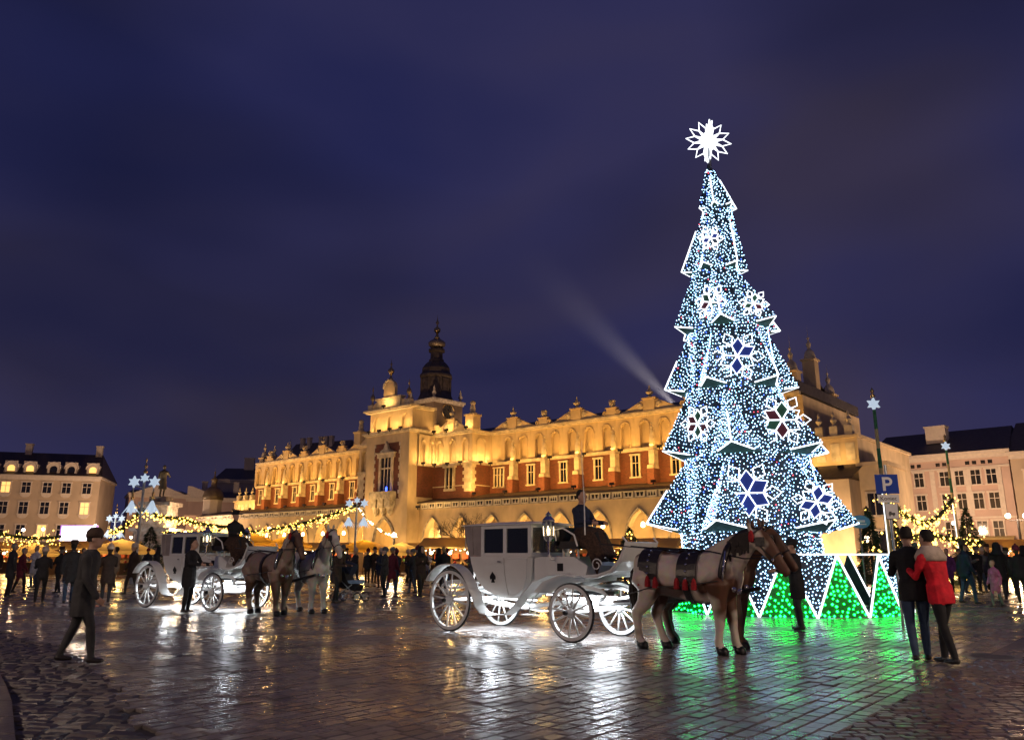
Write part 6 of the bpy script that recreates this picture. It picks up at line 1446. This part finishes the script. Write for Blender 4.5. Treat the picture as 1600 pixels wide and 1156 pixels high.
# street signs
def text_mesh(s, size, m, name):
    cu = bpy.data.curves.new(name, 'FONT'); cu.body = s; cu.size = size; cu.align_x = 'CENTER'; cu.align_y = 'CENTER'; cu.extrude = .002
    o = bpy.data.objects.new('tmp', cu); COL.objects.link(o); dg = bpy.context.evaluated_depsgraph_get(); me = bpy.data.meshes.new_from_object(o.evaluated_get(dg)); bpy.data.objects.remove(o); me.materials.clear(); me.materials.append(m); return me
M['sign_blue'] = mat('blue_sign_face', (.012,.05,.36), .6, var=.05, spec=.2); M['sign_white'] = mat('white_sign_face', (.75,.75,.75), .6, var=.05, spec=.2); M['sign_black'] = mat('black_print', (.02,.02,.02), .4, var=.05)
ps = at_depth(1398, 866, 17.0); sg = thing('parking_sign', 'blue parking sign with white P and a Koniec plate on a thin post', 'sign', (ps.x, 17.0, 0), math.radians(-6))
zs = lambda py: at_depth(1398, py, 17.0).z
mb = MB(); mb.cyl((.02,.04,0), (.02,.04,zs(726)), .03, .03, 8); mb.build('post', M['steel'], sg)
mb = MB(); mb.box(-.24, .24, -.01, .01, zs(771), zs(741)); pl = mb.build('parking_plate', M['sign_blue'], sg)
zc = (zs(771)+zs(741))/2
mb = MB(); mb.box(-.095, -.035, -.016, -.011, zc-.15, zc+.15)
for i in range(10):
    a, b = -PI/2+PI*i/10, -PI/2+PI*(i+1)/10; q = lambda t, r: (.02+r*math.cos(t), zc+.055+r*math.sin(t)); mb.prism_xz([q(a,.04),q(a,.095),q(b,.095),q(b,.04)], -.016, -.011)
mb.box(-.035, .02, -.016, -.011, zc+.095, zc+.15); mb.box(-.035, .02, -.016, -.011, zc-.04, zc+.015); mb.build('letter', M['sign_white'], pl)
mb = MB(); mb.box(-.22, .22, -.01, .01, zs(785), zs(772.5)); p2 = mb.build('koniec_plate', M['sign_white'], sg)
tm = text_mesh('Koniec', .125, M['sign_black'], 'lettering'); to = obj('lettering', tm, p2, (0,-.0135,(zs(785)+zs(772.5))/2)); to.rotation_euler = (PI/2,0,0)
mb = MB(); mb.box(-.10, .18, -.01, .01, zs(811), zs(787)); p3 = mb.build('coach_plate', M['sign_white'], sg)
mb = MB(); zb = zs(808)
for (a, b, c0, d0) in ((-.10,.18,0,.012),(-.10,.18,.33,.342),(-.10,-.088,.0,.34),(.168,.18,0,.34)): mb.box(a, b, -.014, -.0105, zs(811)+c0, min(zs(787), zs(811)+d0))
mb.box(-.03, .10, -.014, -.0105, zb+.05, zb+.10); mb.box(-.02, .03, -.0142, -.0105, zb+.10, zb+.125)
for x in (-.01, .07): mb.lathe([(.016,-.0145),(.016,-.0105)], (0,0,0), 10) if False else mb.box(x-.012, x+.012, -.0143, -.0105, zb+.025, zb+.05)
mb.build('pictogram', M['sign_black'], p3)
po = at_depth(1349, 866, 27); ov = thing('oval_sign', 'pale blue oval sign on a thin post beside the lowest tree tier', 'sign', (po.x, 27, 0), .1)
zo = at_depth(1349, 815, 27).z
mb = MB(); mb.M = Matrix.Translation((0,0,zo)) @ Matrix.Rotation(PI/2, 4, 'X'); mb.lathe([(.36,-.03),(.36,.03)], n=24, sy=.62); mb.M = None; o = mb.build('plate', mat('pale_blue_sign', (.12,.32,.55), .4, var=.1), ov)
mb = MB(); mb.box(-.16, .16, -.045, -.032, zo-.02, zo+.06); mb.box(-.2, .2, -.045, -.032, zo-.10, zo-.06); mb.build('mark', M['sign_white'], o)
mb = MB(); mb.cyl((0,.05,0), (0,.05,zo), .03, .03, 6); mb.build('post', M['steel'], ov)
pm_ = on_ground(1550, 1026); mh = thing('manhole_cover', 'dark round iron manhole cover between slabs and small setts', 'manhole cover', (pm_.x, pm_.y, .012), 0)
mb = MB(); mb.lathe([(.40,-.03),(.40,.0),(.36,.0)], n=28); mb.build('rim', M['steel'], mh)
mb = MB(); mb.lathe([(.355,-.03),(.355,-.004),(.0001,-.004)], n=28)
for i in range(-3, 4): mb.box(-.3*math.cos(i*.35), .3*math.cos(i*.35), i*.09-.02, i*.09+.02, -.005, .002)
mb.build('lid', M['iron'], mh)
# pushchair
pc = on_ground(548, 940); st = thing('pushchair', 'dark pushchair with pale blue blanket on the open square', 'pushchair', (pc.x, pc.y, 0), math.radians(-20))
mb = MB(); mb.prism_xz([(-.35,.45),(.25,.35),(.35,.5),(.0,.6),(-.2,1.0),(-.4,.95)], -.22, .22); mb.build('seat', cl('black'), st)
mb = MB(); mb.tube([(-.35,-.05,.95),(-.15,-.05,1.12),(.1,-.05,1.02)], .20, 8); mb.build('canopy', cl('navy'), st)
mb = MB(); mb.box(-.1, .38, -.2, .2, .58, .68); mb.build('blanket', fabric('pale blue blanket', (.25,.40,.60)), st)
mb = MB()
for s in (-1, 1): mb.tube([(-.75,s*.24,1.05),(-.4,s*.24,.8),(.35,s*.22,.16)], .018, 6); mb.tube([(-.45,s*.24,.16),(.15,s*.22,.55)], .018, 6)
mb.cyl((-.75,-.24,1.05), (-.75,.24,1.05), .02, .02, 6); mb.build('frame', M['steel'], st)
for x, s in ((-.45,-1),(-.45,1),(.38,-1),(.38,1)):
    mb = MB(); mb.tube([(x+.14*math.cos(2*PI*i/16), s*.27, .16+.14*math.sin(2*PI*i/16)) for i in range(16)], .02, 6, 0, True); wq_ = mb.build('wheel', M['rubber'], st)
    mb = MB(); mb.cyl((x,s*.25,.16), (x,s*.29,.16), .05, .05, 8)
    for i in range(5): a = 2*PI*i/5; mb.cyl((x,s*.27,.16), (x+.13*math.cos(a),s*.27,.16+.13*math.sin(a)), .008, .008, 4)
    mb.build('wheel_spokes', M['steel'], wq_)
# bare tree in front of the hall
pb = at_depth(727, 866, 62); bt_ = thing('bare_tree', 'small rounded tree with fine twigs in front of the hall arcade', 'tree', (pb.x, pb.y, 0), .4)
mb = MB(); mb.tube([(0,0,0),(.05,0,1.0),(0,.05,2.0)], [.16,.13,.11], 8); mb.build('trunk', M['bark'], bt_)
mb = MB(); tw_ = MB(); rb = random.Random(3)
def branch(p, d, ln, r, dep):
    q = p+d*ln; (mb if dep < 3 else tw_).tube([p, p.lerp(q,.5)+Vector((rb.gauss(0,.04),rb.gauss(0,.04),.03))*ln, q], [r, r*.8, r*.6], 4)
    if dep == 5: return
    for i in range(3 if dep < 4 else 2):
        nd = (d+Vector((rb.gauss(0,.55),rb.gauss(0,.55),rb.gauss(.12,.35)))).normalized(); branch(q, nd, ln*rb.uniform(.6,.85), r*.62, dep+1)
for i in range(6): a = i*PI/3; branch(Vector((0,.05,1.9+.1*(i%2))), Vector((math.cos(a)*.9,math.sin(a)*.9,.8)).normalized(), 1.0, .06, 0)
mb.build('limbs', M['bark'], bt_); stuff(tw_.build('twigs', M['bark'], bt_))

# ------------------------------------------------------------------ people
def gp(px, py): p = on_ground(px, py); return (p.x, p.y, 0)
person('person in red jacket with cream fur collar and black trousers, back turned', gp(1484,1038), math.radians(22), 'red', 'black', 'dark', 1.03, 'stand', 'jacket', .16, .16, 'phone', ('collar','cream'), True, 'couple by the parking sign')
person('person in dark jacket and jeans standing close beside the red jacket', gp(1441,1033), math.radians(-15), 'black', 'denim', 'dark', 1.06, 'stand', 'jacket', .10, .12, 'phone', None, True, 'couple by the parking sign')
person('groom in black coat holding the coach horses in front of the tree', gp(1251,984), math.radians(80), 'black', 'charcoal', 'dark', 1.0, 'stand', 'long', .0, .03, 'reins', ('cap','black'), True)
person('person in charcoal coat striding across the cobbles at the left', gp(118,1036), math.radians(-75), 'charcoal', 'charcoal', 'dark', 1.03, 'stand', 'long', .22, .05, 'down', ('cap','dark brown'), True)
person('person in long black coat standing beside the rear coach wheel', gp(290,957), math.radians(-100), 'black', 'black', 'dark', 1.06, 'stand', 'long', .0, .05, 'reins', None, True)
person('person in dark brown coat pushing the pushchair', gp(524,941), math.radians(-110), 'dark brown', 'black', 'brown', .98, 'stand', 'long', .12, .05, 'reins')
person('child in bright pink coat walking at the right', gp(1560,948), math.radians(100), 'pink', 'grey', 'fair', .74, 'stand', 'long', .14)
coats = ['black','charcoal','navy','dark brown','grey','burgundy','olive','tan','teal','purple','beige','white']; hats = [None,('bobble','burgundy'),('cap','grey'),('hood','black'),('bobble','cream'),('brim','dark brown')]
hn = {None:'bareheaded','burgundy':'in a burgundy bobble hat','grey':'in a grey cap','black':'hooded','cream':'in a cream bobble hat','dark brown':'in a brimmed hat'}
used = set()
def crowd(zone_txt, spots, seed, dark=.7, grp=None):
    r3 = random.Random(seed)
    for px, Y in spots:
        for _ in range(80):
            c_ = r3.choice(coats[:4]) if r3.random() < dark else r3.choice(coats[4:]); h_ = r3.choice(hats); w_ = r3.random() < .5
            lab = 'person in %s coat, %s, %s %s' % (c_, hn[h_[1] if h_ else None], 'walking' if w_ else 'standing', zone_txt)
            if lab not in used: break
        used.add(lab); p = at_depth(px, 866, Y)
        person(lab, (p.x, p.y, 0), r3.random()*2*PI, c_, r3.choice(['black','charcoal','denim','dark brown']), r3.choice(list(HAIR)), r3.uniform(.93,1.06), 'stand', r3.choice(['long','jacket']), .18 if w_ else 0.0, 0.0, r3.choice(['down','phone']), h_, False, grp)
def spots(a, b, n, y0, y1, s): r4 = random.Random(s); return [(a+(b-a)*(i+.5)/n+r4.uniform(-5,5), r4.uniform(y0,y1)) for i in range(n)]
crowd('before the left stalls', spots(-10,215,12,25,40,1), 11, .6, 'crowd before the left stalls')
crowd('behind the rear coach', spots(215,380,7,34,50,2), 12, .8, 'crowd behind the rear coach')
crowd('near the yellow parasols', spots(505,600,8,34,52,3), 13, .65, 'crowd near the yellow parasols')
crowd('left of the near coach', spots(600,705,11,27,46,4), 14, .7, 'crowd left of the near coach')
crowd('beyond the near coach', spots(720,1000,9,30,44,5), 15, .8, 'crowd beyond the near coach')
crowd('beyond the couple', spots(1490,1610,12,21,36,6), 16, .6, 'crowd on the right')
crowd('behind the parking sign', spots(1425,1490,5,27,38,7), 17, .6, 'crowd behind the parking sign')
